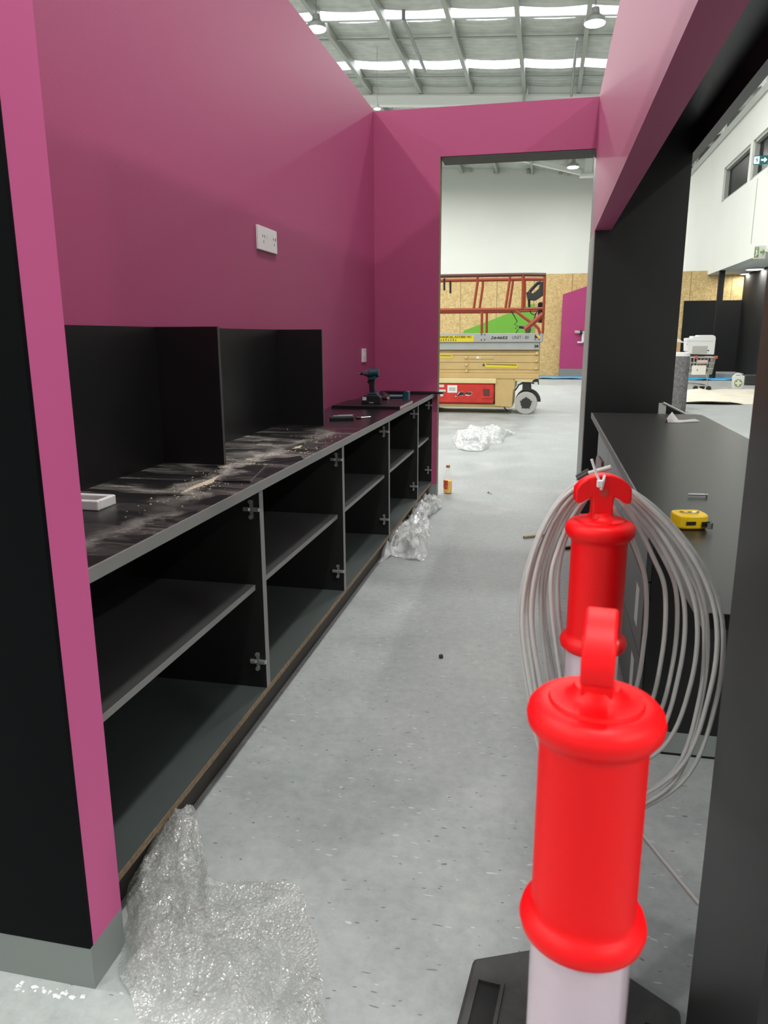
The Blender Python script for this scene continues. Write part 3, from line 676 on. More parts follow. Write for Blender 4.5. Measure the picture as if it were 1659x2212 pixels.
for k, (cx_, cy_, rx, ry, h_, lab) in enumerate(((-1.13, 2.40, .02, .2, .004, 'long low heap of pale sawdust on the worktop beside the square offcut'), (-1.165, 2.83, .03, .035, .006, 'small heap of sawdust at the foot of the nearer partition'), (-1.09, 3.22, .012, .05, .002, 'thin streak of sawdust past the nearer partition'))):
    bm = BM(); ringN, nn = 7, 28; c0 = bm.verts.new((cx_, cy_, ZW+h_)); prevr = None
    for q in range(1, ringN+1):
        ring = []
        for i in range(nn):
            a = 2*math.pi*i/nn; rr = q/ringN*(1+.8*noise.noise(Vector((math.cos(a)*2.6+k*7, math.sin(a)*2.6, 3))))
            ring.append(bm.verts.new((cx_+rx*rr*math.cos(a), cy_+ry*rr*math.sin(a), ZW + max(.0002, h_*(1-(q/ringN)**1.4)*(1+.5*noise.noise(Vector((rr*5, a*3, k))))))))
        for i in range(nn):
            if prevr: bm.faces.new((prevr[i], prevr[(i+1) % nn], ring[(i+1) % nn], ring[i]))
            else: bm.faces.new((c0, ring[i], ring[(i+1) % nn]))
        prevr = ring
    o = obj('sawdust_heap', bm, 'sawdust', sm=60); tag(o, lab, 'sawdust', 'sawdust heaps on the left worktop')
# white plastic frame behind the pier
p = onz(205, 1100, ZW); t = thing('mounting_frame', 'white plastic mounting frame lying on the worktop behind the near wing wall', 'frame', (p.x, p.y, ZW))
b = BM(); X0, X1, Y0, Y1 = p.x-.14, p.x+.025, p.y-.02, p.y+.075; w_ = .014
bx(b, X0, X1, Y0, Y0+w_, ZW, ZW+.03); bx(b, X0, X1, Y1-w_, Y1, ZW, ZW+.03); bx(b, X0, X0+w_, Y0+w_, Y1-w_, ZW, ZW+.03); bx(b, X1-w_, X1, Y0+w_, Y1-w_, ZW, ZW+.03)
obj('ring', b, 'white_plastic', t, bevel=.004, seg=2)
# pocket knife + pick
p0, p1 = onz(712, 908, ZW), onz(764, 907, ZW); d = (p1-p0); L_ = d.length
t = local('pocket_knife', 'folded black multi tool lying on the worktop past the farther partition', 'tool', p0, math.atan2(d.y, d.x))
obj('body', box(0, L_, -.016, .016, 0, .022), 'black_tool', t, bevel=.005, seg=2); obj('liner', box(.02, L_-.005, -.01, .012, .022, .028), 'tool_grey', t, bevel=.002)
obj('clip', box(.05, L_+.004, .006, .013, .028, .031), 'chrome', t, bevel=.001)
t = local('tool_bit', 'small silver driver bit lying beside the folded multi tool', 'tool', onz(766, 905, ZW) + Vector((.01, 0, .007)), math.atan2(d.y, d.x)+.25)
b = BM(); cyl(b, (0, 0, 0), (.03, 0, 0), .007, n=8); obj('socket', b, 'black_tool', t, sm=40); b = BM(); cyl(b, (.03, 0, 0), (.095, 0, .003), .004, .003, n=8); obj('shaft', b, 'chrome', t, sm=40)
# impact driver standing on its battery (plane facing the camera)
p = onz(806, 872, ZW+.018); yD = p.y
def I(u, v): q = ony(690+u/5.925, 780+v/5.925, yD); return (q.x, q.z)
t = thing('impact_driver', 'teal and black impact driver standing upright on its battery', 'power tool', (I(650, 535)[0], yD, ZW+.018))
zb = ZW+.0185
b = BM(); prism(b, [(I(545, 0)[0], zb), (I(790, 0)[0], zb), (I(790, 0)[0], zb+.046), (I(765, 0)[0], zb+.062), (I(580, 0)[0], zb+.062), (I(550, 0)[0], zb+.036)], yD-.038, yD+.038); obj('battery', b, 'black_tool', t, bevel=.005, seg=2)
obj('battery_label', box(I(562, 0)[0], I(612, 0)[0], yD-.0388, yD-.038, zb+.026, zb+.050), 'sticker', t)
text('lettering', 'makita', .016, 'paper', t, (0, yD-.0385, 0), depth=.0006, fit=(I(648, 0)[0], I(705, 0)[0], zb+.006, zb+.016))
b = BM(); prism(b, [(I(615, 0)[0], zb+.060), (I(765, 0)[0], zb+.060), (I(735, 0)[0], zb+.080), (I(645, 0)[0], zb+.080)], yD-.034, yD+.034); obj('foot', b, 'teal_tool', t, bevel=.004)
b = BM(); prism(b, [I(648, 425), I(718, 425), I(705, 330), I(712, 240), I(630, 240), I(612, 262), I(640, 300)], yD-.016, yD+.016); obj('handle', b, 'black_tool', t, bevel=.006, seg=2)
b = BM(); prism(b, [I(612, 262), I(630, 242), I(640, 275), I(625, 285)], yD-.010, yD+.010); obj('trigger', b, 'black_tool', t, bevel=.002)
b = BM(); q0, q1 = I(640, 158), I(760, 150); cyl(b, (q0[0], yD, q0[1]), (q1[0], yD, q1[1]), .034, .031, n=20); prism(b, [I(618, 205), I(640, 245), I(712, 245), I(735, 190)], yD-.024, yD+.024)
obj('motor_housing', b, 'teal_tool', t, bevel=.005, seg=2, sm=40)
b = BM(); q0, q1 = I(560, 158), I(640, 155); cyl(b, (q1[0], yD, q1[1]), (q0[0], yD, q0[1]), .032, .014, n=20); obj('nose_cone', b, 'tool_grey', t, sm=40)
b = BM(); q0, q1 = I(525, 160), I(562, 158); cyl(b, (q1[0], yD, q1[1]), (q0[0], yD, q0[1]), .011, n=12); obj('chuck', b, 'black_tool', t, sm=40)
b = BM(); q0, q1 = I(470, 160), I(526, 160); cyl(b, (q1[0], yD, q1[1]), (q0[0], yD, q0[1]), .0045, n=8); obj('bit', b, 'chrome', t, sm=40)
# drill lying on its side, chuck towards camera left
yL = max(yD+.12, ya+BD+.075)
def J(u, v, dy=0): q = ony(690+u/5.925, 780+v/5.925, yL+dy); return Vector((q.x, q.y, q.z))
zc = ZW+.034
t = thing('cordless_drill', 'teal and black cordless drill lying on its side behind the impact driver', 'power tool', (J(900, 470).x, yL, ZW))
xa1, xa2 = J(770, 0).x, J(850, 0).x
b = BM(); cyl(b, (xa1, yL+.12, zc), (xa2, yL-.01, zc), .034, n=20); obj('motor_housing', b, 'black_tool', t, bevel=.004, sm=40)
b = BM(); cyl(b, (xa2, yL-.01, zc), (xa2+.03, yL-.055, zc), .026, .012, n=18); obj('chuck', b, 'chrome', t, sm=40)
b = BM(); tube(b, [(xa2-.02, yL+.05, zc), (J(940, 0).x, yL+.07, zc), (J(1060, 0).x, yL+.09, zc)], [.018, .017, .016], 10); obj('handle', b, 'teal_tool', t, sm=50)
b = BM(); prism(b, [(J(1045, 0).x, ZW+.002), (J(1125, 0).x, ZW+.002), (J(1125, 0).x, ZW+.078), (J(1085, 0).x, ZW+.08), (J(1050, 0).x, ZW+.06)], yL+.05, yL+.13); obj('battery_foot', b, 'teal_tool', t, bevel=.006, seg=2)
# screws on the worktop
b = BM(); cyl(b, (0,0,0), (0,.03,0), .002, n=6); cyl(b, (0,.03,0), (0,.032,0), .005, n=8); tmp = obj('screw', b, 'chrome'); SC = tmp.data; bpy.data.objects.remove(tmp)
def screw(label, p, rz, s=1.0, m=None):
    o = bpy.data.objects.new('wood_screw', SC); COL.objects.link(o); o.location = (p.x, p.y, p.z+.0045*s); o.rotation_euler = (0, 0, rz); o.scale = (s, s, s); tag(o, label, 'screw', 'loose screws'); return o
screw('small screw lying on the worktop front edge near the farther partition', onz(692, 969, ZW), .8)
screw('long silver screw lying on the right counter beyond the tape measure', onz(1486, 1073, ZW), -1.5, 1.75)
screw('dark screw lying on the floor inside the doorway', onz(1062, 1068, 0), .6, 2.0)

# ================================================================== RIGHT COUNTER
RX0, RX1, RY1 = .30, .975, 5.08; RY0 = 1.372
t = thing('worktop', 'dark laminate worktop of the right serving counter', 'worktop', (.64, 3, ZW-TW))
b = BM(); c_ = .05; prism(b, [(RX0+.004, RY0), (RX1, RY0), (RX1, RY1-.04), (RX1-.03, RY1), (RX0+.004, RY1)], ZW-TW, ZW, 'z'); obj('top', b, 'counter_lam', t, bevel=.0015)
obj('front_edge', box(RX0, RX0+.004, RY0, RY1, ZW-TW, ZW-.0005), 'grey_edge', t)
RC0 = 2.49
obj('support_panel', box(.5, RX1-.02, RY0, RY0+.018, 0, ZW-TW), 'black_matt', t)
t = thing('counter_cabinet', 'dark drawer cabinet under the right serving counter', 'cabinet', (.65, 3.8, 0))
CFX = .352
obj('carcass', box(CFX+.02, RX1-.02, RC0, RY1-.02, .09, ZW-TW-.001), 'black_matt', t)
o = obj('plinth', box(.425, RX1-.03, RC0+.0, RY1-.03, .012, .09), 'skirting', t); obj('plinth_gap_shade', box(.43, RX1-.04, RC0+.006, RY1-.04, 0, .012), 'black_matt', o)  # thin black strip colours in the shaded gap under the plinth
fy = RC0
for k, wd in enumerate((.86, .86, .84)):
    if k == 0:
        zs = ((.095, .355), (.36, .62), (.625, ZW-TW-.006))
        for z0, z1 in zs:
            o = obj('drawer_front', box(CFX, CFX+.019, fy+.003, fy+wd-.003, z0, z1), 'drawer_grey', t, bevel=.001)
            if z0 < .6: obj('sticker', box(CFX-.0006, CFX, fy+.12, fy+.20, z0+.06, z0+.2), 'sticker', o)
    else:
        o = obj('door', box(CFX, CFX+.019, fy+.003, fy+wd-.003, .095, ZW-TW-.006), 'black_lam', t, bevel=.001)
    fy += wd
# a pale folded tag taped to the cabinet front
p = onx(1295, 1003, CFX-.004)
t = thing('paper_tag', 'pale pink torn paper tag stuck on the right cabinet front', 'paper', (CFX-.01, p.y, p.z-.1))
b = BM(); prism(b, [(p.y-.22, p.z+.05), (p.y+.16, p.z+.03), (p.y+.24, p.z-.01), (p.y+.2, p.z-.10), (p.y-.22, p.z-.08)], CFX-.012, CFX-.003, 'x'); obj('sheet', b, 'tag_pink', t)
# tape measure
p = onz(1490, 1146, ZW); t = local('tape_measure', 'yellow tape measure lying on the right counter', 'tape measure', (p.x+.003, p.y+.04, ZW), math.radians(14))
b = BM(); n_ = 28; poly = []
for i in range(n_):
    a = 2*math.pi*i/n_; ex = 4.0
    c1, s1 = math.cos(a), math.sin(a); poly.append((.041*math.copysign(abs(c1)**(2/ex), c1), .037*math.copysign(abs(s1)**(2/ex), s1)))
prism(b, poly, .001, .039, 'z'); obj('case', b, 'yellow', t, bevel=.006, seg=3, sm=50)
obj('lock_recess', box(-.022, .002, -.0385, -.034, .014, .023), 'dark_hole', t)
obj('mouth', box(.018, .042, -.040, -.030, .010, .022), 'black_tool', t); 
b = BM(); bx(b, .036, .040, -.052, -.036, .009, .022); bx(b, .026, .040, -.052, -.050, .006, .022); obj('hook', b, 'steel', t)
b = BM(); tube(b, cat([(-.024, .004, .04), (-.012, -.012, .0425), (.012, -.013, .0425), (.024, .002, .04)], 6), .0022, 6); obj('belt_clip', b, 'chrome', t, sm=50)
# curled paper / glove strip
p = onz(1440, 911, ZW); b = BM(); pts = [onz(a_, b_, ZW) for a_, b_ in ((1440, 912), (1450, 911), (1465, 913), (1480, 912), (1500, 911), (1511, 911))]; wd = [.07, .11, .05, .03, .03, .02]; hz = [.02, .055, .012, .01, .014, .004]
A_ = [bm for bm in ()]; L1 = [b.verts.new((q.x, q.y-w_/2, ZW+.002)) for q, w_ in zip(pts, wd)]; L2 = [b.verts.new((q.x, q.y, ZW+.003+h_)) for q, h_ in zip(pts, hz)]; L3 = [b.verts.new((q.x, q.y+w_/2, ZW+.002)) for q, w_ in zip(pts, wd)]
for i in range(5): b.faces.new((L1[i], L1[i+1], L2[i+1], L2[i])); b.faces.new((L2[i], L2[i+1], L3[i+1], L3[i]))
o = obj('plastic_strip', b, 'sticker', sm=80); tag(o, 'crumpled pale plastic strip at the far end of the right counter', 'wrapper')
so = o.modifiers.new('solid', 'SOLIDIFY'); so.thickness = .003
# black board leaning beyond the counter end
q = [ony(1424, 871, RY1+.10), ony(1475, 893, RY1+.10)]
t = thing('leaning_board', 'black board with pale edges standing behind the far end of the right counter', 'board', (q[0].x+.2, RY1+.3, 0))
b = BM(); bx(b, q[0].x, q[0].x+.045, RY1+.10, RY1+.118, .02, q[0].z); obj('end_edge', b, 'frame_grey', t)
b = BM(); x9 = q[0].x+.045; prism(b, [(x9, .02), (x9+.30, .02), (x9+.30, q[0].z-.16), (x9, q[0].z)], RY1+.10, RY1+.3); obj('board', b, 'black_lam', t)
b = BM(); tube(b, [(x9-.02, RY1+.098, q[0].z+.003), (x9+.30, RY1+.098, q[0].z-.155)], .008, 4); obj('pale_edge', b, 'frame_grey', t)

# ================================================================== BOLLARDS AND CABLE
def bollard(label, loc, rz, brot=0.0):
    t = local('bollard', label, 'bollard', loc, rz, 'red T top bollards')
    prof = [(.030, .50), (.0465, .505), (.0465, .89), (.049, .892), (.0545, .896), (.0565, .904), (.0545, .912), (.0490, .916), (.0465, .918), (.0460, .924), (.0460, 1.082), (.0470, 1.088), (.0520, 1.092), (.0565, 1.098), (.0575, 1.105), (.0560, 1.112), (.0510, 1.1175), (.0440, 1.1195), (.0400, 1.1195), (.0385, 1.1225), (.028, 1.1235), (.022, 1.127), (.0185, 1.134), (.002, 1.135)]
    obj('red_head', lathe(BM(), prof[2:], 48), 'red_plastic', t, sm=50)
    # T handle: crescent on a stem, with a hole
    b = BM(); outer = []; top = 1.199
    up = [(-.045, top-.024), (-.038, top-.014), (-.026, top-.006), (-.012, top-.001), (.0, top), (.012, top-.001), (.026, top-.006), (.038, top-.014), (.045, top-.024)]
    lo = [(.0455, top-.044), (.041, top-.049), (.034, top-.047), (.026, top-.041), (.0175, top-.0375), (.0165, top-.055), (.0175, top-.074), (-.0175, top-.074), (-.0165, top-.055), (-.0175, top-.0375), (-.026, top-.041), (-.034, top-.047), (-.041, top-.049), (-.0455, top-.044)]
    prism(b, up + lo, -.013, .013); obj('tee_handle', b, 'red_plastic', t, bevel=.0025, seg=2, sm=50)
    b = BM(); cyl(b, (0, -.0145, top-.030), (0, .0145, top-.030), .0065, n=14); obj('handle_hole', b, 'lift_red', t, sm=40)
    obj('sleeve', lathe(BM(), [(.0450, .06), (.0450, .60), (.0450, .90)], 40, close=False), 'clear_tube', t, sm=60)
    # heavy rubber base with carry slots
    b = BM(); r, k1, k2 = .22, .15, .095
    poly = [(-r, -k1), (-k2, -r), (k2, -r), (r, -k1), (r, k1), (k2, r), (-k2, r), (-r, k1)]
    prism(b, poly, 0, .045, 'z'); base = obj('rubber_base', b, 'rubber', t, bevel=.008, seg=2); base.rotation_euler = (0, 0, brot)
    obj('socket_ring', lathe(BM(), [(.075, .045), (.070, .062), (.052, .068)], 24), 'rubber', base, sm=40)
    for sx in (-1, 1):
        c = sx*.172
        obj('carry_slot', box(c-.024, c+.024, -.09, .09, .0452, .0462), 'dark_hole', base)
        b = BM(); bx(b, c-.032, c-.024, -.098, .098, .045, .052); bx(b, c+.024, c+.032, -.098, .098, .045, .052); bx(b, c-.024, c+.024, .09, .098, .045, .052); bx(b, c-.024, c+.024, -.098, -.09, .045, .052); obj('slot_rim', b, 'rubber', base)
    return t
b1o = bollard('red topped bollard nearest the viewer, its T handle seen end on', (.054, .605, 0), math.radians(84), math.radians(-84))
BX2, BY2 = .100, 1.262
b2o = bollard('red topped bollard behind the nearest one, with grey cable hung on it', (BX2, BY2, 0), math.radians(8), math.radians(-14))
# cable coil: one continuous cable of nine hanging loops
YC2 = BY2 + .056
loops = [  # left x, right x, bottom y, top y  (pixels), depth offset
    (1122, 1560, 1772, 1024, .020), (1128, 1548, 1745, 1030, -.004), (1138, 1530, 1748, 1034, .012), (1150, 1518, 1730, 1038, .026), (1147, 1500, 1690, 1040, .004),
    (1168, 1478, 1668, 1050, .018), (1176, 1462, 1630, 1056, .032), (1190, 1437, 1610, 1060, .010), (1205, 1398, 1560, 1066, .024)]
pts = []
for li, (xl, xr, yb, yt, dy) in enumerate(loops):
    xt = 1300 + random.uniform(-6, 6); yc_ = yt + .42*(yb-yt); j = lambda s=6: random.uniform(-s, s)
    P = [(xt, yt), (xt+.42*(xr-xt), yt+.09*(yb-yt)), (xt+.80*(xr-xt), yt+.25*(yb-yt)+j()), (xr, yc_+j(14)), (xr-.05*(xr-xt), yt+.66*(yb-yt)), (xr-.34*(xr-xt), yt+.90*(yb-yt)+j()), (xt-10, yb), (xl+.36*(xt-xl), yt+.86*(yb-yt)+j()), (xl+.10*(xt-xl), yt+.62*(yb-yt)+j(8)), (xl, yc_-20+j(14)), (xl+.16*(xt-xl), yt+.22*(yb-yt)), (xl+.52*(xt-xl), yt+.065*(yb-yt))]
    for q, (a_, b_) in enumerate(P):
        v = ony(a_, b_, YC2 + dy + .012*math.sin(q*1.1+li)); 
        v.y = YC2 + dy + .010*math.sin(q*1.1+li*2)
        pts.append(v)
pts.append(ony(1300, 1030, YC2+.004))
t = thing('cable_coil', 'coil of pale grey cable hung from the second bollard', 'cable', ony(1300, 1030, YC2))
b = BM(); tube(b, cat(pts, 7), .0041, 8); obj('cable', b, 'cable_grey', t, sm=60)
b = BM(); tube(b, [ony(1248, 1036, YC2-.006), ony(1275, 1021, YC2-.006)], .0085, 10); obj('black_tape', b, 'black_tape', t, sm=50)
b = BM(); tube(b, [ony(1272, 1023, YC2-.014), ony(1320, 1009, YC2-.02)], .0042, 10); obj('cable_end', b, 'cable_grey', t, sm=50)
t = thing('cable_tie', 'white cable tie looped through the handle of the second bollard', 'cable tie', ony(1297, 1040, BY2-.018))
yT = BY2-.018
b = BM(); tube(b, cat([ony(1278, 992, yT), ony(1282, 1005, yT), ony(1287, 1020, yT), ony(1293, 1035, yT), ony(1298, 1048, yT)], 5), .0024, 6); tube(b, cat([ony(1298, 1058, yT-.004), ony(1302, 1045, yT-.004), ony(1305, 1031, yT), ony(1307, 1024, yT+.03)], 5), .0024, 6)
obj('strap', b, 'cable_tie', t, sm=50); q = ony(1296, 1045, yT-.005); b = BM(); bx(b, q.x-.005, q.x+.005, q.y-.003, q.y+.004, q.z-.006, q.z+.006); obj('lock_head', b, 'cable_tie', t, bevel=.0015)

# ================================================================== FILM AND RUBBISH ON THE FLOOR
def film(name, label, outline, center, hfun, m, rings=26, parent=None):
    """crumpled sheet grown from its outline (pixels on the floor)"""
    out = cat([onz(a_, b_, 0) for a_, b_ in outline], 12, True); c = onz(*center, 0); bm = BM(); n = len(out)
    def P(u, p):
        q = c.lerp(p, u); z = hfun(q.x, q.y, u)
        q.x += .012*noise.noise(Vector((q.x*14, q.y*14, 3)))*u; q.y += .012*noise.noise(Vector((q.x*14, q.y*14, 9)))*u
        if -1.2 < q.x < -.962 and q.y < 6.6: z = min(z, .114); q.x = max(q.x, -1.008)
        return bm.verts.new((q.x, q.y, max(.0015, z)))
    cv = P(0, c); prev = None
    for k in range(1, rings+1):
        u = k/rings; ring = [P(u, p) for p in out]
        for i in range(n):
            if prev: bm.faces.new((prev[i], prev[(i+1) % n], ring[(i+1) % n], ring[i]))
            else: bm.faces.new((cv, ring[i], ring[(i+1) % n]))
        prev = ring
    o = obj(name, bm, m, parent, sm=45)
    return o if parent else tag(o, label, 'plastic film')
def crumple(amp, sc, seed, lift=0.0, octaves=4):
    def f(x, y, u):
        v = Vector((x*sc+seed, y*sc, seed*.7)); w_ = Vector((noise.noise(v*.7), noise.noise(v*.7+Vector((5, 1, 2))), 0))*.8; v = v+w_
        a = 0; k = 1.0
        for o in range(octaves):
            r = 1 - abs(noise.noise(v*(2**o)))*2.4; a += k*max(-.2, r)*(r if o else 1); k *= .5
        e = min(1, (1-u)*5)
        return amp*max(0, a*.42)*(0.25+.75*e) + lift*e
    return f
c1 = crumple(.095, 3.6, 2.3)
def h1(x, y, u):
    lean = max(0, 1-abs(x+.93)/.16)*max(0, 1-abs(y-1.66)/.3)*.10
    return c1(x, y, u) + lean*(1 if u < .98 else .5)
bw = film('bubble_wrap', 'large crumpled sheet of bubble wrap on the floor by the near cabinet', [(398, 1768), (425, 1800), (448, 1880), (455, 1912), (560, 1908), (640, 1912), (664, 1960), (690, 2080), (700, 2200), (690, 2330), (480, 2390), (330, 2330), (300, 2200), (262, 2110), (258, 2050), (275, 1990), (276, 1930), (330, 1850)], (450, 2080), h1, 'bubble_film', 46)
c2 = crumple(.05, 6.0, 7.7, .03)
film('folded_flap', '', [(300, 1955), (380, 1940), (470, 1985), (600, 2000), (560, 2050), (440, 2060), (350, 2080), (300, 2120), (268, 2070), (276, 2000)], (400, 2020), c2, 'bubble_film', 22, bw)
c3 = crumple(.06, 5.0, 1.7, .05)
film('folded_flap', '', [(395, 1775), (425, 1810), (450, 1900), (440, 1965), (380, 1975), (310, 1960), (290, 1925), (340, 1850)], (385, 1890), c3, 'bubble_film', 22, bw)
film('bubble_wrap', 'heap of crumpled bubble wrap along the foot of the cabinets, halfway to the doorway', [(815, 1216), (850, 1203), (890, 1212), (915, 1212), (925, 1185), (922, 1170), (934, 1140), (912, 1130), (935, 1112), (952, 1100), (950, 1082), (925, 1072), (905, 1090), (885, 1105), (862, 1140), (845, 1160), (828, 1180)], (890, 1160), crumple(.15, 4.2, 5.1, .02, 3), 'thin_film', 34)
film('plastic_bag', 'crumpled white plastic bag on the floor beyond the doorway', [(977, 948), (990, 970), (1020, 976), (1050, 972), (1062, 958), (1085, 958), (1092, 943), (1118, 938), (1100, 932), (1078, 936), (1065, 926), (1045, 930), (1030, 935), (1010, 932), (995, 945)], (1040, 950), crumple(.2, 2.0, 9.4, .04, 3), 'thin_film', 26)
# juice bottle
p = onz(967, 1065, 0); t = local('juice_bottle', 'clear bottle half full of orange juice on the floor by the doorway', 'bottle', (p.x, p.y, 0))
obj('bottle', lathe(BM(), [(.030, 0), (.040, .006), (.040, .155), (.036, .178), (.022, .215), (.0165, .228), (.0165, .246)], 28), 'clear_bottle', t, sm=50)
obj('juice', lathe(BM(), [(.028, .003), (.0385, .008), (.0385, .118)], 28), 'orange_juice', t, sm=50); obj('cap', lathe(BM(), [(.0185, .240), (.0185, .262), (.016, .264)], 20), 'orange_cap', t, sm=40)
b = BM(); n_ = 14
for z0, z1 in ((.045, .125),):
    ring = [(math.radians(180+ (i-2)*9)) for i in range(n_)]
    V0 = [b.verts.new((.0405*math.cos(a), .0405*math.sin(a), z0)) for a in ring]; V1 = [b.verts.new((.0405*math.cos(a), .0405*math.sin(a), z1)) for a in ring]
    for i in range(n_-1): b.faces.new((V0[i], V0[i+1], V1[i+1], V1[i]))
obj('label_wrap', b, 'juice_label', t, sm=50)
# sticks and scraps
def stick(name, label, a, c, r, m, cat_, group=None):
    p0, p1 = onz(*a, 0), onz(*c, 0); d = p1-p0; t_ = local(name, label, cat_, p0, math.atan2(d.y, d.x), group)
    o = obj('body', box(0, d.length, -r, r, 0, r*1.4), m, t_, bevel=r*.2); return t_
o = stick('timber_strip', 'thin pale timber strip on the floor behind the grey cable loops', (1131, 1163), (1236, 1151), .012, 'wood_stick', 'timber')
p0, p1 = onz(1222, 1158, 0), onz(1250, 1148, 0)
o = stick('timber_strip', 'short dark timber scrap on the floor beside the second bollard', (1220, 1187), (1262, 1180), .014, 'kick', 'timber')
o = stick('floor_conduit', 'thin pale conduit lying on the shaded floor under the right counter', (1340, 1748), (1512, 1957), .004, 'conduit', 'conduit')
p = onz(953, 1421, 0); b = BM(); bmesh.ops.create_icosphere(b, subdivisions=2, radius=.011)
for v in b.verts: v.co = v.co*(1+.35*noise.noise(v.co*120)); v.co += Vector((p.x, p.y, .008))
tag(obj('dirt_crumb', b, 'drawer_grey', sm=60), 'small dark lump of dirt on the middle of the floor', 'dirt')

random.seed(11); bm = BM()
for k in range(26):
    p = onz(random.uniform(10, 195), 0, 0) if 0 else onz(20 + 170*random.random()**.7, 0 + 2104 + random.gauss(12, 7) + 20*random.random(), 0)
    if p.y > 1.205: p.y = 1.205 - random.random()*.02
    r = random.uniform(.002, .008); a0 = random.random()*3
    v = [bm.verts.new((p.x + r*math.cos(a0+q*1.57)*random.uniform(.6, 1.4), p.y + r*math.sin(a0+q*1.57)*random.uniform(.6, 1.2), .0006)) for q in range(4)] + [bm.verts.new((p.x, p.y, r*.7))]
    for f in ((0, 1, 4), (1, 2, 4), (2, 3, 4), (3, 0, 4), (3, 2, 1, 0)): bm.faces.new([v[q] for q in f])
o = obj('plaster_crumbs', bm, 'white_plastic'); tag(o, 'white plaster crumbs scattered along the near skirting', 'debris'); o['kind'] = 'stuff'
# ================================================================== SCISSOR LIFT
YL = 14.2; LW = 1.15
def LP(u, v, y=YL): q = ony(930+u/4.608, 560+v/4.608, y); return (q.x, q.z)
def lx(u, v=1000): return LP(u, v)[0]
def lz(v, u=500): return LP(u, v)[1]
XLL = lx(1080) - 2.36
lift = thing('scissor_lift', 'tan scissor lift with red guard rails parked beyond the doorway', 'scissor lift', ((XLL+lx(1080))/2, YL+LW/2, 0))
def lb(name, u1, v0, v1, m, y0=0, y1=LW, bevel=.01, x0=None, parent=None):
    return obj(name, box(XLL if x0 is None else x0, lx(u1, (v0+v1)/2), YL+y0, YL+y1, lz(v1), lz(v0)), m, parent or lift, bevel=bevel)
plat = lb('platform_fascia', 1118, 737, 828, 'alu', -.02, LW+.02)
lb('platform_rail', 1085, 828, 903, 'alu', .0, LW)
lb('platform_gap', 1082, 903, 935, 'lift_tan', .06, LW-.06)
for k, (v0, v1) in enumerate(((932, 957), (960, 1028), (1031, 1100), (1103, 1134))):
    for yb0 in (0.02, LW-.10): lb('scissor_arm', 1080, v0, v1, 'lift_tan', yb0, yb0+.08, .006)
pin_m = None
for (u, v) in ((1058, 935), (1053, 1010), (1050, 1085), (355, 975), (357, 1048), (357, 1112)):
    x, z = LP(u, v); b = BM(); cyl(b, (x, YL+.02, z), (x, YL-.012, z), .03, n=14); o = obj('pivot_pin', b, 'lift_tan', lift, sm=40)
    b = BM(); cyl(b, (x, YL-.012, z), (x, YL-.02, z), .015, n=10); obj('pin_head', b, 'lift_cream', o, sm=40)
lb('chassis', 1082, 1135, 1188, 'lift_tan', -.02, LW+.02)
lb('chassis_step', 655, 1186, 1236, 'lift_cream', -.04, LW+.04)
b = BM(); prism(b, [LP(825, 1190), LP(1030, 1190), LP(1010, 1220), LP(900, 1220), LP(825, 1205)], YL-.01, YL+LW); obj('chassis_toe', b, 'lift_cream', lift, bevel=.006)
b = BM(); prism(b, [LP(640, 1186), LP(845, 1186), LP(838, 1300), LP(825, 1300), LP(812, 1475), LP(640, 1465)], YL-.01, YL+LW-.1); obj('motor_box', b, 'lift_tan', lift, bevel=.012)
lb('lower_rail', 790, 1440, 1475, 'lift_tan', .04, LW-.04)
tray = lb('battery_tray', 632, 1240, 1434, 'lift_red', -.03, LW, .02)
b = BM(); x, z = LP(560, 1325); prism(b, [LP(520, 1290), LP(590, 1290), LP(590, 1370), LP(530, 1370)], YL-.034, YL-.028); obj('tray_recess', b, 'lift_rail_shade', tray)  # flat plate; the recess shade is in its dark colour
b = BM(); bx(b, lx(525), lx(632), YL-.05, YL-.03, lz(1378), lz(1362)); obj('tray_pull', b, 'lift_red', tray)
# decals on the red tray
obj('notice', box(lx(175), lx(272), YL-.0325, YL-.031, lz(1330), lz(1255)), 'paper', tray)
for k in range(3): obj('notice_line', box(lx(190), lx(255), YL-.0332, YL-.0325, lz(1286+k*12), lz(1281+k*12)), 'ink_grey', tray)
obj('notice', box(lx(92), lx(140), YL-.0325, YL-.031, lz(1277), lz(1250)), 'sticker', tray)
obj('notice', box(lx(60), lx(157), YL-.0325, YL-.031, lz(1322), lz(1300)), 'sticker', tray); obj('notice', box(lx(105), lx(132), YL-.0325, YL-.031, lz(1368), lz(1325)), 'sticker', tray)
text('lettering', 'JLG', .16, 'paper', tray, (0, YL-.031, 0), shear=.35, depth=.001, bold=.006, fit=(lx(252), lx(428), lz(1369), lz(1322)))
text('lettering', 'JLG', .15, 'ink', tray, (0, YL-.0325, 0), shear=.35, depth=.001, bold=.012, fit=(lx(262), lx(424), lz(1364), lz(1324)))
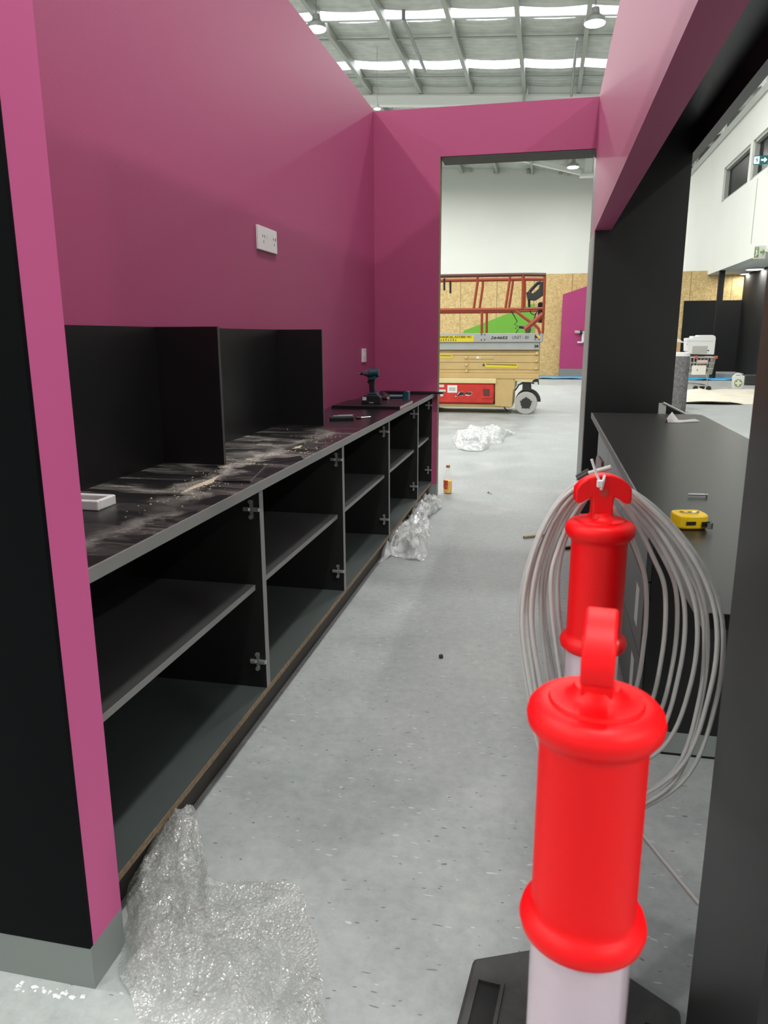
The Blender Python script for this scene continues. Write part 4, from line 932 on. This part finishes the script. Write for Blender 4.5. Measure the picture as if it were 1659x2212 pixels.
# decals on the platform
obj('decal', box(lx(40), lx(425), YL-.0225, YL-.021, lz(822), lz(757)), 'decal_yellow', plat)
text('lettering', 'MECHANICAL ACCESS VIC', .078, 'ink', plat, (0, YL-.0232, 0), depth=.0005, bold=.003, fit=(lx(30), lx(405), lz(783), lz(763)))
for k in range(7): obj('pen_stroke', box(lx(100+k*24), lx(100+k*24+9), YL-.0232, YL-.0225, lz(815), lz(795-(k % 3)*4)), 'ink_grey', plat)
text('lettering', '2646ES', .155, 'paper', plat, (0, YL-.0205, 0), shear=.25, depth=.0008, bold=.010, fit=(lx(584), lx(772), lz(801), lz(762)))
text('lettering', '2646ES', .155, 'ink', plat, (0, YL-.0225, 0), shear=.25, depth=.0008, bold=.006, fit=(lx(588), lx(768), lz(798), lz(765)))
text('lettering', 'UNIT - 80', .145, 'ink_grey', plat, (0, YL-.0215, 0), depth=.0006, bold=.002, fit=(lx(806), lx(970), lz(796), lz(763)))
obj('corner_decal', prism(BM(), [LP(1035, 785), LP(1075, 785), LP(1040, 748)], YL-.0225, YL-.021), 'ink', plat); obj('corner_decal', prism(BM(), [LP(1050, 748), LP(1095, 770), LP(1078, 792)], YL-.0225, YL-.021), 'orange_juice', plat)
for (u, v) in ((510, 750), (542, 750), (508, 803), (540, 800), (1085, 745), (1080, 797), (1043, 797)):
    x, z = LP(u, v); b = BM(); cyl(b, (x, YL-.02, z), (x, YL-.03, z), .014, n=8); obj('bolt', b, 'ink_grey', plat)
x, z = LP(1062, 866); b = BM(); cyl(b, (x, YL, z), (x, YL-.008, z), .022, n=12); obj('bolt', b, 'ink', plat); obj('slot', box(lx(1031), lx(1042), YL-.004, YL, lz(882), lz(853)), 'ink', plat)
obj('decal', box(lx(30), lx(215), YL+.016, YL+.0195, lz(985), lz(950)), 'decal_yellow', lift); obj('decal', prism(BM(), [LP(545, 1033), LP(870, 1045), LP(868, 1083), LP(545, 1078)], YL+.014, YL+.0195), 'decal_yellow', lift)
obj('decal_print', prism(BM(), [LP(552, 1040), LP(858, 1050), LP(858, 1060), LP(552, 1050)], YL+.0135, YL+.0142), 'ink_grey', lift); obj('decal_print', box(lx(92), lx(205), YL+.0155, YL+.0162, lz(966), lz(957)), 'ink_grey', lift)
obj('decal_print', prism(BM(), [LP(515, 1062), LP(540, 1062), LP(528, 1036)], YL+.0135, YL+.0195), 'ink', lift)
b = BM(); bx(b, lx(370), lx(628), YL+.012, YL+.02, lz(994), lz(966)); obj('arm_cover', b, 'lift_tan', lift, bevel=.004); obj('decal', box(lx(455), lx(495), YL+.0105, YL+.0122, lz(988), lz(968)), 'paper', lift); obj('decal_print', box(lx(484), lx(490), YL+.0098, YL+.0106, lz(985), lz(970)), 'ink', lift)
# wheels
def wheel(x, y, s, steer):
    r = .205; b = BM(); cyl(b, (x, y, r), (x, y+.12, r), r, n=40); wh = obj('wheel', b, 'tyre', lift, bevel=.012, seg=2, sm=40)
    b = BM(); cyl(b, (x, y-.004 if s < 0 else y+.12, r), (x, y+.004 if s < 0 else y+.124, r), .098, n=24); obj('hub', b, 'dark_iron', wh, sm=40)
    for k in range(5):
        a = k*1.2566+.3; b = BM(); cy = y-.012 if s < 0 else y+.124; cyl(b, (x+.105*math.cos(a), cy, r+.105*math.sin(a)), (x+.105*math.cos(a), cy+.014, r+.105*math.sin(a)), .013, n=8); obj('lug_nut', b, 'dark_iron', wh)
    return wh
xw_, zw_ = LP(950, 1425)
for xx in (xw_, XLL+.32):
    wheel(xx, YL-.02, -1, 1); wheel(xx, YL+LW-.10, 1, 1)
b = BM(); prism(b, [LP(912, 1310), LP(1003, 1310), LP(1000, 1238), LP(1030, 1245), LP(1030, 1232), LP(912, 1228), LP(870, 1250), LP(872, 1262), LP(915, 1245)], YL+.05, YL+.2); obj('steer_fork', b, 'dark_iron', lift, bevel=.004)
b = BM(); n_ = 16; prism(b, [(xw_+.03 + .235*math.cos(a), .225 + .235*math.sin(a)) for a in (math.pi*(.0+i/n_) for i in range(n_+1))] , YL+.10, YL+.22); obj('wheel_guard', b, 'dark_iron', lift)
b = BM(); tube(b, [(*LP(840, 1310)[:1], YL+.1, LP(840, 1310)[1]), (LP(865, 1275)[0], YL+.1, LP(865, 1275)[1]), (LP(875, 1248)[0], YL+.1, LP(875, 1248)[1])], .014, 6); obj('hose', b, 'ink', lift)
b = BM(); x1, z1 = LP(1075, 1200); prism(b, [LP(1020, 1205), LP(1075, 1180), LP(1080, 1250), LP(1070, 1250), LP(1065, 1222), LP(1010, 1225)], YL+.02, YL+.06); obj('tow_bracket', b, 'dark_iron', lift)
b = BM(); x0_, z0_ = LP(730, 1478); x1_, z1_ = LP(772, 1520); tube(b, [(x0_, YL+.05, z0_), (x1_, YL+.05, max(.02, z1_))], .012, 5); obj('ground_strap', b, 'ink', lift)
# guard rails (near side and far side), each tube its own part
def rail(name, pts, w_, m='lift_rail', y=0.0, dep=None):
    b = BM(); tube(b, [(LP(u, v)[0], YL+y, LP(u, v)[1]) for u, v in pts], w_, 6); return obj(name, b, m, lift, sm=50)
uL = -560
for y in (0.0, LW):
    rail('top_rail', [(uL, 180), (970, 153), (1150, 155)], .036, 'lift_rail_shade' if y == 0 else 'lift_rail', y)
    rail('mid_rail', [(uL, 514), (840, 500)], .036, 'lift_rail', y)
    rail('mid_rail', [(840, 498), (1118, 490)], .026, 'lift_rail', y)
    rail('post', [(1138, 150), (1128, 450), (1115, 738)], .024, 'lift_rail', y)
    rail('post', [(922, 156), (924, 260), (918, 490)], .034 if y == 0 else .022, 'lift_rail', y)
    for (a_, c_) in (((470, 165), (468, 225)), ((470, 220), (430, 495)), ((792, 160), (788, 220)), ((788, 215), (745, 495)), ((512, 515), (510, 738)), ((-300, 215), (-330, 500)), ((-320, 520), (-320, 738))):
        rail('post', [a_, c_], .026, 'lift_rail', y)
rail('gate_brace', [(840, 508), (930, 580), (1040, 655), (1075, 690), (1088, 738)], .030)
rail('gate_brace', [(1120, 545), (940, 700)], .05)
rail('toggle_bolt', [(137, 190), (137, 310)], .02, 'ink'); rail('toggle_bolt', [(198, 215), (198, 340)], .02, 'ink')
for u in (1135,):
    b = BM(); x, z = LP(u, 155); tube(b, [(x, YL, z), (x, YL+LW, z)], .026, 6); obj('end_rail', b, 'lift_rail', lift)
    b = BM(); x, z = LP(1118, 490); tube(b, [(x, YL, z), (x, YL+LW, z)], .026, 6); obj('end_rail', b, 'lift_rail', lift)
# control box with handle loop, cord and grinder
b = BM(); prism(b, [LP(950, 330), LP(985, 318), LP(1020, 340), LP(1078, 290), LP(1090, 225), LP(1132, 218), LP(1122, 358), LP(1040, 410), LP(965, 405)], YL+.02, YL+.17); cb = obj('control_box', b, 'dark_iron', lift, bevel=.008)
b = BM(); tube(b, [(LP(u, v)[0], YL+.09, LP(u, v)[1]) for u, v in ((975, 335), (1010, 290), (1060, 240), (1100, 225))], .03, 8); obj('handle', b, 'dark_iron', cb, sm=50)
b = BM(); tube(b, [(LP(980, 405)[0], YL+.09, LP(980, 405)[1]), (LP(982, 475)[0], YL+.09, LP(982, 475)[1])], .022, 8); obj('plug', b, 'ink', cb)
b = BM(); tube(b, [(LP(u, v)[0], YL+.03, LP(u, v)[1]) for u, v in ((982, 475), (1000, 540), (1035, 555), (1060, 520), (1040, 570), (1020, 620), (1040, 600), (1000, 650), (985, 690))], .010, 6); obj('cord', b, 'ink', cb)
b = BM(); tube(b, [(LP(u, v)[0], YL+.03, LP(u, v)[1]) for u, v in ((800, 515), (830, 560), (862, 620), (835, 650), (870, 665), (840, 690), (872, 700), (850, 735))], .009, 6)
obj('curly_cord', b, 'ink', lift, sm=50)
b = BM(); cyl(b, (LP(1097, 420)[0], YL+.3, LP(1097, 420)[1]), (LP(1092, 630)[0], YL+.3, LP(1092, 630)[1]), .055, n=14)
obj('document_tube', b, 'ink', lift, sm=40, bevel=.02)
t = thing('power_saw', 'small grey hand power tool resting on the lift platform by its end rail', 'power tool', (LP(960, 735)[0], YL+.25, LP(960, 735)[1]))
b = BM(); tube(b, [(LP(u, v)[0], YL+.25, LP(u, v)[1]) for u, v in ((875, 672), (935, 678))], .028, 8); obj('nose', b, 'dark_iron', t); b = BM(); prism(b, [LP(925, 665), LP(990, 655), LP(1000, 700), LP(985, 734), LP(940, 734)], YL+.2, YL+.3); obj('body', b, 'tool_grey', t, bevel=.01)

# ================================================================== DISTANT THINGS ON THE RIGHT
def GP(u, v, y): q = ony(1440+u/7.575, 680+v/7.575, y); return (q.x, q.z)
YT = 21.2
# drop sheets
def sheet(name, label, poly, m, amp, seed):
    xs_ = [p[0] for p in poly]; ys_ = [p[1] for p in poly]; bm = BM(); nx, ny = 40, 26; x0_, x1_, y0_, y1_ = min(xs_), max(xs_), min(ys_), max(ys_)
    g = []
    for j in range(ny+1):
        row = []
        for i in range(nx+1):
            x = x0_+(x1_-x0_)*i/nx; y = y0_+(y1_-y0_)*j/ny
            if j in (0, ny): y += .15*noise.noise(Vector((x*1.3, seed, 0)))
            v = Vector((x*1.0, y*2.2, seed)); z = .006 + amp*max(0, 1-abs(noise.noise(v))*3.4) + amp*.4*max(0, noise.noise(v*3))
            row.append(bm.verts.new((x, y, z)))
        g.append(row)
    for j in range(ny):
        for i in range(nx): bm.faces.new((g[j][i], g[j][i+1], g[j+1][i+1], g[j+1][i]))
    o = obj(name, bm, m, sm=80); return tag(o, label, 'sheet')
sheet('drop_sheet', 'cream painters drop sheet spread on the floor in front of the trolley', [(2.6, 16.9), (8.5, 20.9)], 'drop_sheet', .075, 4.0)
sheet('blue_sheet', 'strip of blue plastic sheet on the floor along the far chipboard wall', [(-1.0, 26.0), (6.3, 26.9)], 'blue_sheet', .05, 11.0)
# carpet roll standing
p = onz(1462, 890, 0); b = BM(); q = ony(1468, 768, p.y)
t = local('carpet_roll', 'grey speckled roll of underlay standing upright beyond the right counter', 'roll', (p.x, p.y, 0))
obj('roll', lathe(BM(), [(.145, .0), (.15, .01), (.15, q.z), (.14, q.z+.005), (.02, q.z+.005)], 28), 'carpet_roll', t, sm=40)
obj('wrap', lathe(BM(), [(.12, q.z), (.152, q.z-.01), (.15, q.z+.05), (.1, q.z+.06)], 20), 'paper', t, sm=60)
# shopping trolley with printer
YT = 21.3
tr = thing('shopping_trolley', 'wire shopping trolley with red corners carrying the printer', 'trolley', (GP(560, 1230, YT)[0], YT, 0))
bx0, bx1, zt, zb_ = GP(435, 690, YT)[0], GP(765, 690, YT)[0], GP(500, 690, YT)[1], GP(500, 960, YT)[1]
def wirebox(a, b_, y0, y1, z0, z1, taper=.06, nv=9):
    bm = BM(); r = .010
    for y in (y0, y1):
        for k in range(nv+1):
            x = a+(b_-a)*k/nv; xc = a+taper+(b_-a-2*taper)*k/nv; cyl(bm, (x, y, z1), (xc, y, z0), r, n=4, caps=False)
    for x, xc in ((a, a+taper), (b_, b_-taper)):
        for k in range(nv+1): y = y0+(y1-y0)*k/nv; cyl(bm, (x, y, z1), (xc, y, z0), r, n=4, caps=False)
    for f in (0, .33, .66, 1):
        z = z0+(z1-z0)*f; tp = taper*(1-f); P = [(a+tp, y0, z), (b_-tp, y0, z), (b_-tp, y1, z), (a+tp, y1, z)]
        for i in range(4): cyl(bm, P[i], P[(i+1) % 4], r*(1.8 if f == 1 else 1), n=5, caps=False)
    for k in range(nv+1): x = a+taper+(b_-a-2*taper)*k/nv; cyl(bm, (x, y0, z0), (x, y1, z0), r, n=4, caps=False)
    return bm
obj('basket', wirebox(bx0-.28, bx1, YT-.3, YT+.3, zb_, zt), 'wire', tr)
for x in (bx0+.02, bx1):
    for y in (YT-.3,): b = BM(); bx(b, x-.045, x+.045, y-.03, y+.03, zt-.035, zt+.035); obj('corner_cap', b, 'trolley_red', tr, bevel=.01)
b = BM(); cyl(b, (bx0+.05, YT-.31, zt-.12), (bx0+.3, YT-.31, zt-.12), .05, n=8); obj('handle_panel', b, 'tag_pink', tr)
b = BM(); g0, g1, g2, g3 = GP(620, 1000, YT), GP(640, 1140, YT), GP(280, 1110, YT), GP(300, 1050, YT)
tube(b, [(g0[0], YT-.25, zb_), (g1[0], YT-.25, g1[1])], .014, 6); tube(b, [(GP(665, 1150, YT)[0], YT-.25, g1[1]-.02), (GP(470, 1150, YT)[0], YT-.25, g1[1]-.02), (g2[0], YT-.2, g2[1]), (g3[0], YT-.2, zb_)], .016, 6); tube(b, [(GP(665, 1150, YT)[0], YT+.25, g1[1]-.02), (g2[0], YT+.2, g2[1])], .016, 6)
obj('underframe', b, 'wire', tr, sm=50)
for (u, dy) in ((440, -.25), (605, .2), (655, -.25)):
    x = GP(u, 1200, YT)[0]; b = BM(); cyl(b, (x, YT+dy-.02, .065), (x, YT+dy+.02, .065), .065, n=16); wh = obj('castor', b, 'dark_iron', tr, sm=40, bevel=.008); b = BM(); tube(b, [(x, YT+dy, .07), (x, YT+dy, g1[1]-.02)], .02, 6); obj('castor_fork', b, 'wire', wh)
b = BM(); prism(b, [GP(655, 1015, YT), GP(700, 985, YT), GP(730, 985, YT), GP(715, 1005, YT)], YT-.33, YT-.29); obj('child_seat_flap', b, 'ink', tr)
o = obj('sign_card', box(GP(452, 0, YT)[0], GP(682, 0, YT)[0], YT-.335, YT-.325, GP(0, 968, YT)[1], GP(0, 818, YT)[1]), 'paper', tr)
obj('card_mark', box(GP(535, 0, YT)[0], GP(550, 0, YT)[0], YT-.338, YT-.335, GP(0, 905, YT)[1], GP(0, 880, YT)[1]), 'ink_grey', o)
# printer
pr = thing('printer', 'white office printer riding in the shopping trolley', 'printer', (GP(560, 640, YT)[0], YT, GP(560, 640, YT)[1]))
b = BM(); prism(b, [GP(380, 640, YT), GP(745, 650, YT), GP(775, 375, YT), GP(760, 345, YT), GP(720, 332, YT), GP(500, 334, YT), GP(495, 348, YT), GP(400, 350, YT), GP(396, 378, YT), GP(305, 385, YT), GP(300, 590, YT)], YT-.24, YT+.24); obj('body', b, 'printer_white', pr, bevel=.015, seg=2)
obj('paper_tray', box(GP(442, 0, YT)[0], GP(690, 0, YT)[0], YT-.245, YT-.238, GP(0, 630, YT)[1], GP(0, 508, YT)[1]), 'printer_grey', pr, bevel=.004)
obj('lower_vent', box(GP(430, 0, YT)[0], GP(660, 0, YT)[0], YT-.235, YT+.2, GP(0, 690, YT)[1], GP(0, 640, YT)[1]), 'dark_iron', pr)
obj('scanner_seam', box(GP(305, 0, YT)[0], GP(775, 0, YT)[0], YT-.243, YT-.238, GP(0, 432, YT)[1], GP(0, 426, YT)[1]), 'printer_grey', pr)
obj('badge', box(GP(692, 0, YT)[0], GP(716, 0, YT)[0], YT-.245, YT-.238, GP(0, 590, YT)[1], GP(0, 572, YT)[1]), 'ink', pr)
obj('power_button', box(GP(340, 0, YT)[0], GP(362, 0, YT)[0], YT-.245, YT-.238, GP(0, 484, YT)[1], GP(0, 470, YT)[1]), 'printer_grey', pr)
# cardboard box behind roll
YB = 16.35; t = thing('cardboard_box', 'open cardboard box with white packing, behind the underlay roll', 'box', (GP(205, 620, YB)[0], YB, 0))
obj('carton', box(GP(110, 0, YB)[0], GP(270, 0, YB)[0], YB, YB+.4, .0, GP(0, 455, YB)[1]), 'cardboard', t, bevel=.004)
b = BM(); prism(b, [GP(120, 452, YB), GP(150, 410, YB), GP(190, 392, YB), GP(225, 402, YB), GP(250, 430, YB), GP(300, 448, YB), GP(290, 458, YB)], YB+.02, YB+.36); obj('packing', b, 'paper', t, bevel=.01)
# first aid box
YF = 21.0; fa = thing('first_aid_box', 'white first aid box with green cross and top handle on the floor', 'first aid box', (GP(1170, 1240, YF)[0], YF, 0))
b = BM(); prism(b, [(GP(1078, 1240, YF)[0], .0), (GP(1250, 1240, YF)[0], 0), GP(1280, 1000, YF), GP(1090, 1000, YF)], YF, YF+.14); obj('case', b, 'printer_white', fa, bevel=.012, seg=2)
b = BM(); tube(b, cat([(GP(u, v, YF)[0], YF+.07, GP(u, v, YF)[1]) for u, v in ((1115, 1002), (1140, 982), (1185, 972), (1225, 982), (1245, 1002))], 5), .022, 8); obj('handle', b, 'printer_white', fa, sm=50)
x, z = GP(1172, 1118, YF); b = BM(); cyl(b, (x, YF-.003, z), (x, YF-.0005, z), .10, n=28); em = obj('emblem_disc', b, 'kit_green', fa, sm=40)
b = BM(); bx(b, x-.075, x+.075, YF-.006, YF-.003, z-.026, z+.026); bx(b, x-.026, x+.026, YF-.0061, YF-.0031, z-.075, z+.075); obj('emblem_cross', b, 'paper', em)
# low grey kerb ramp
b = BM(); prism(b, [(5.0, 27.1), (6.4, 27.1), (6.4, 28.4), (4.6, 28.4)], 0, .18, 'z')
tag(obj('kerb_block', b, 'dark_floor_ramp', bevel=.01), 'low grey kerb along the black lower wall', 'kerb')
b = BM(); p = onz(1616, 832, 0); bx(b, p.x-.1, p.x+.7, p.y, p.y+.5, 0, .28)
tag(obj('grey_crate', b, 'drawer_grey', bevel=.02), 'low dark grey crate behind the first aid box', 'crate')
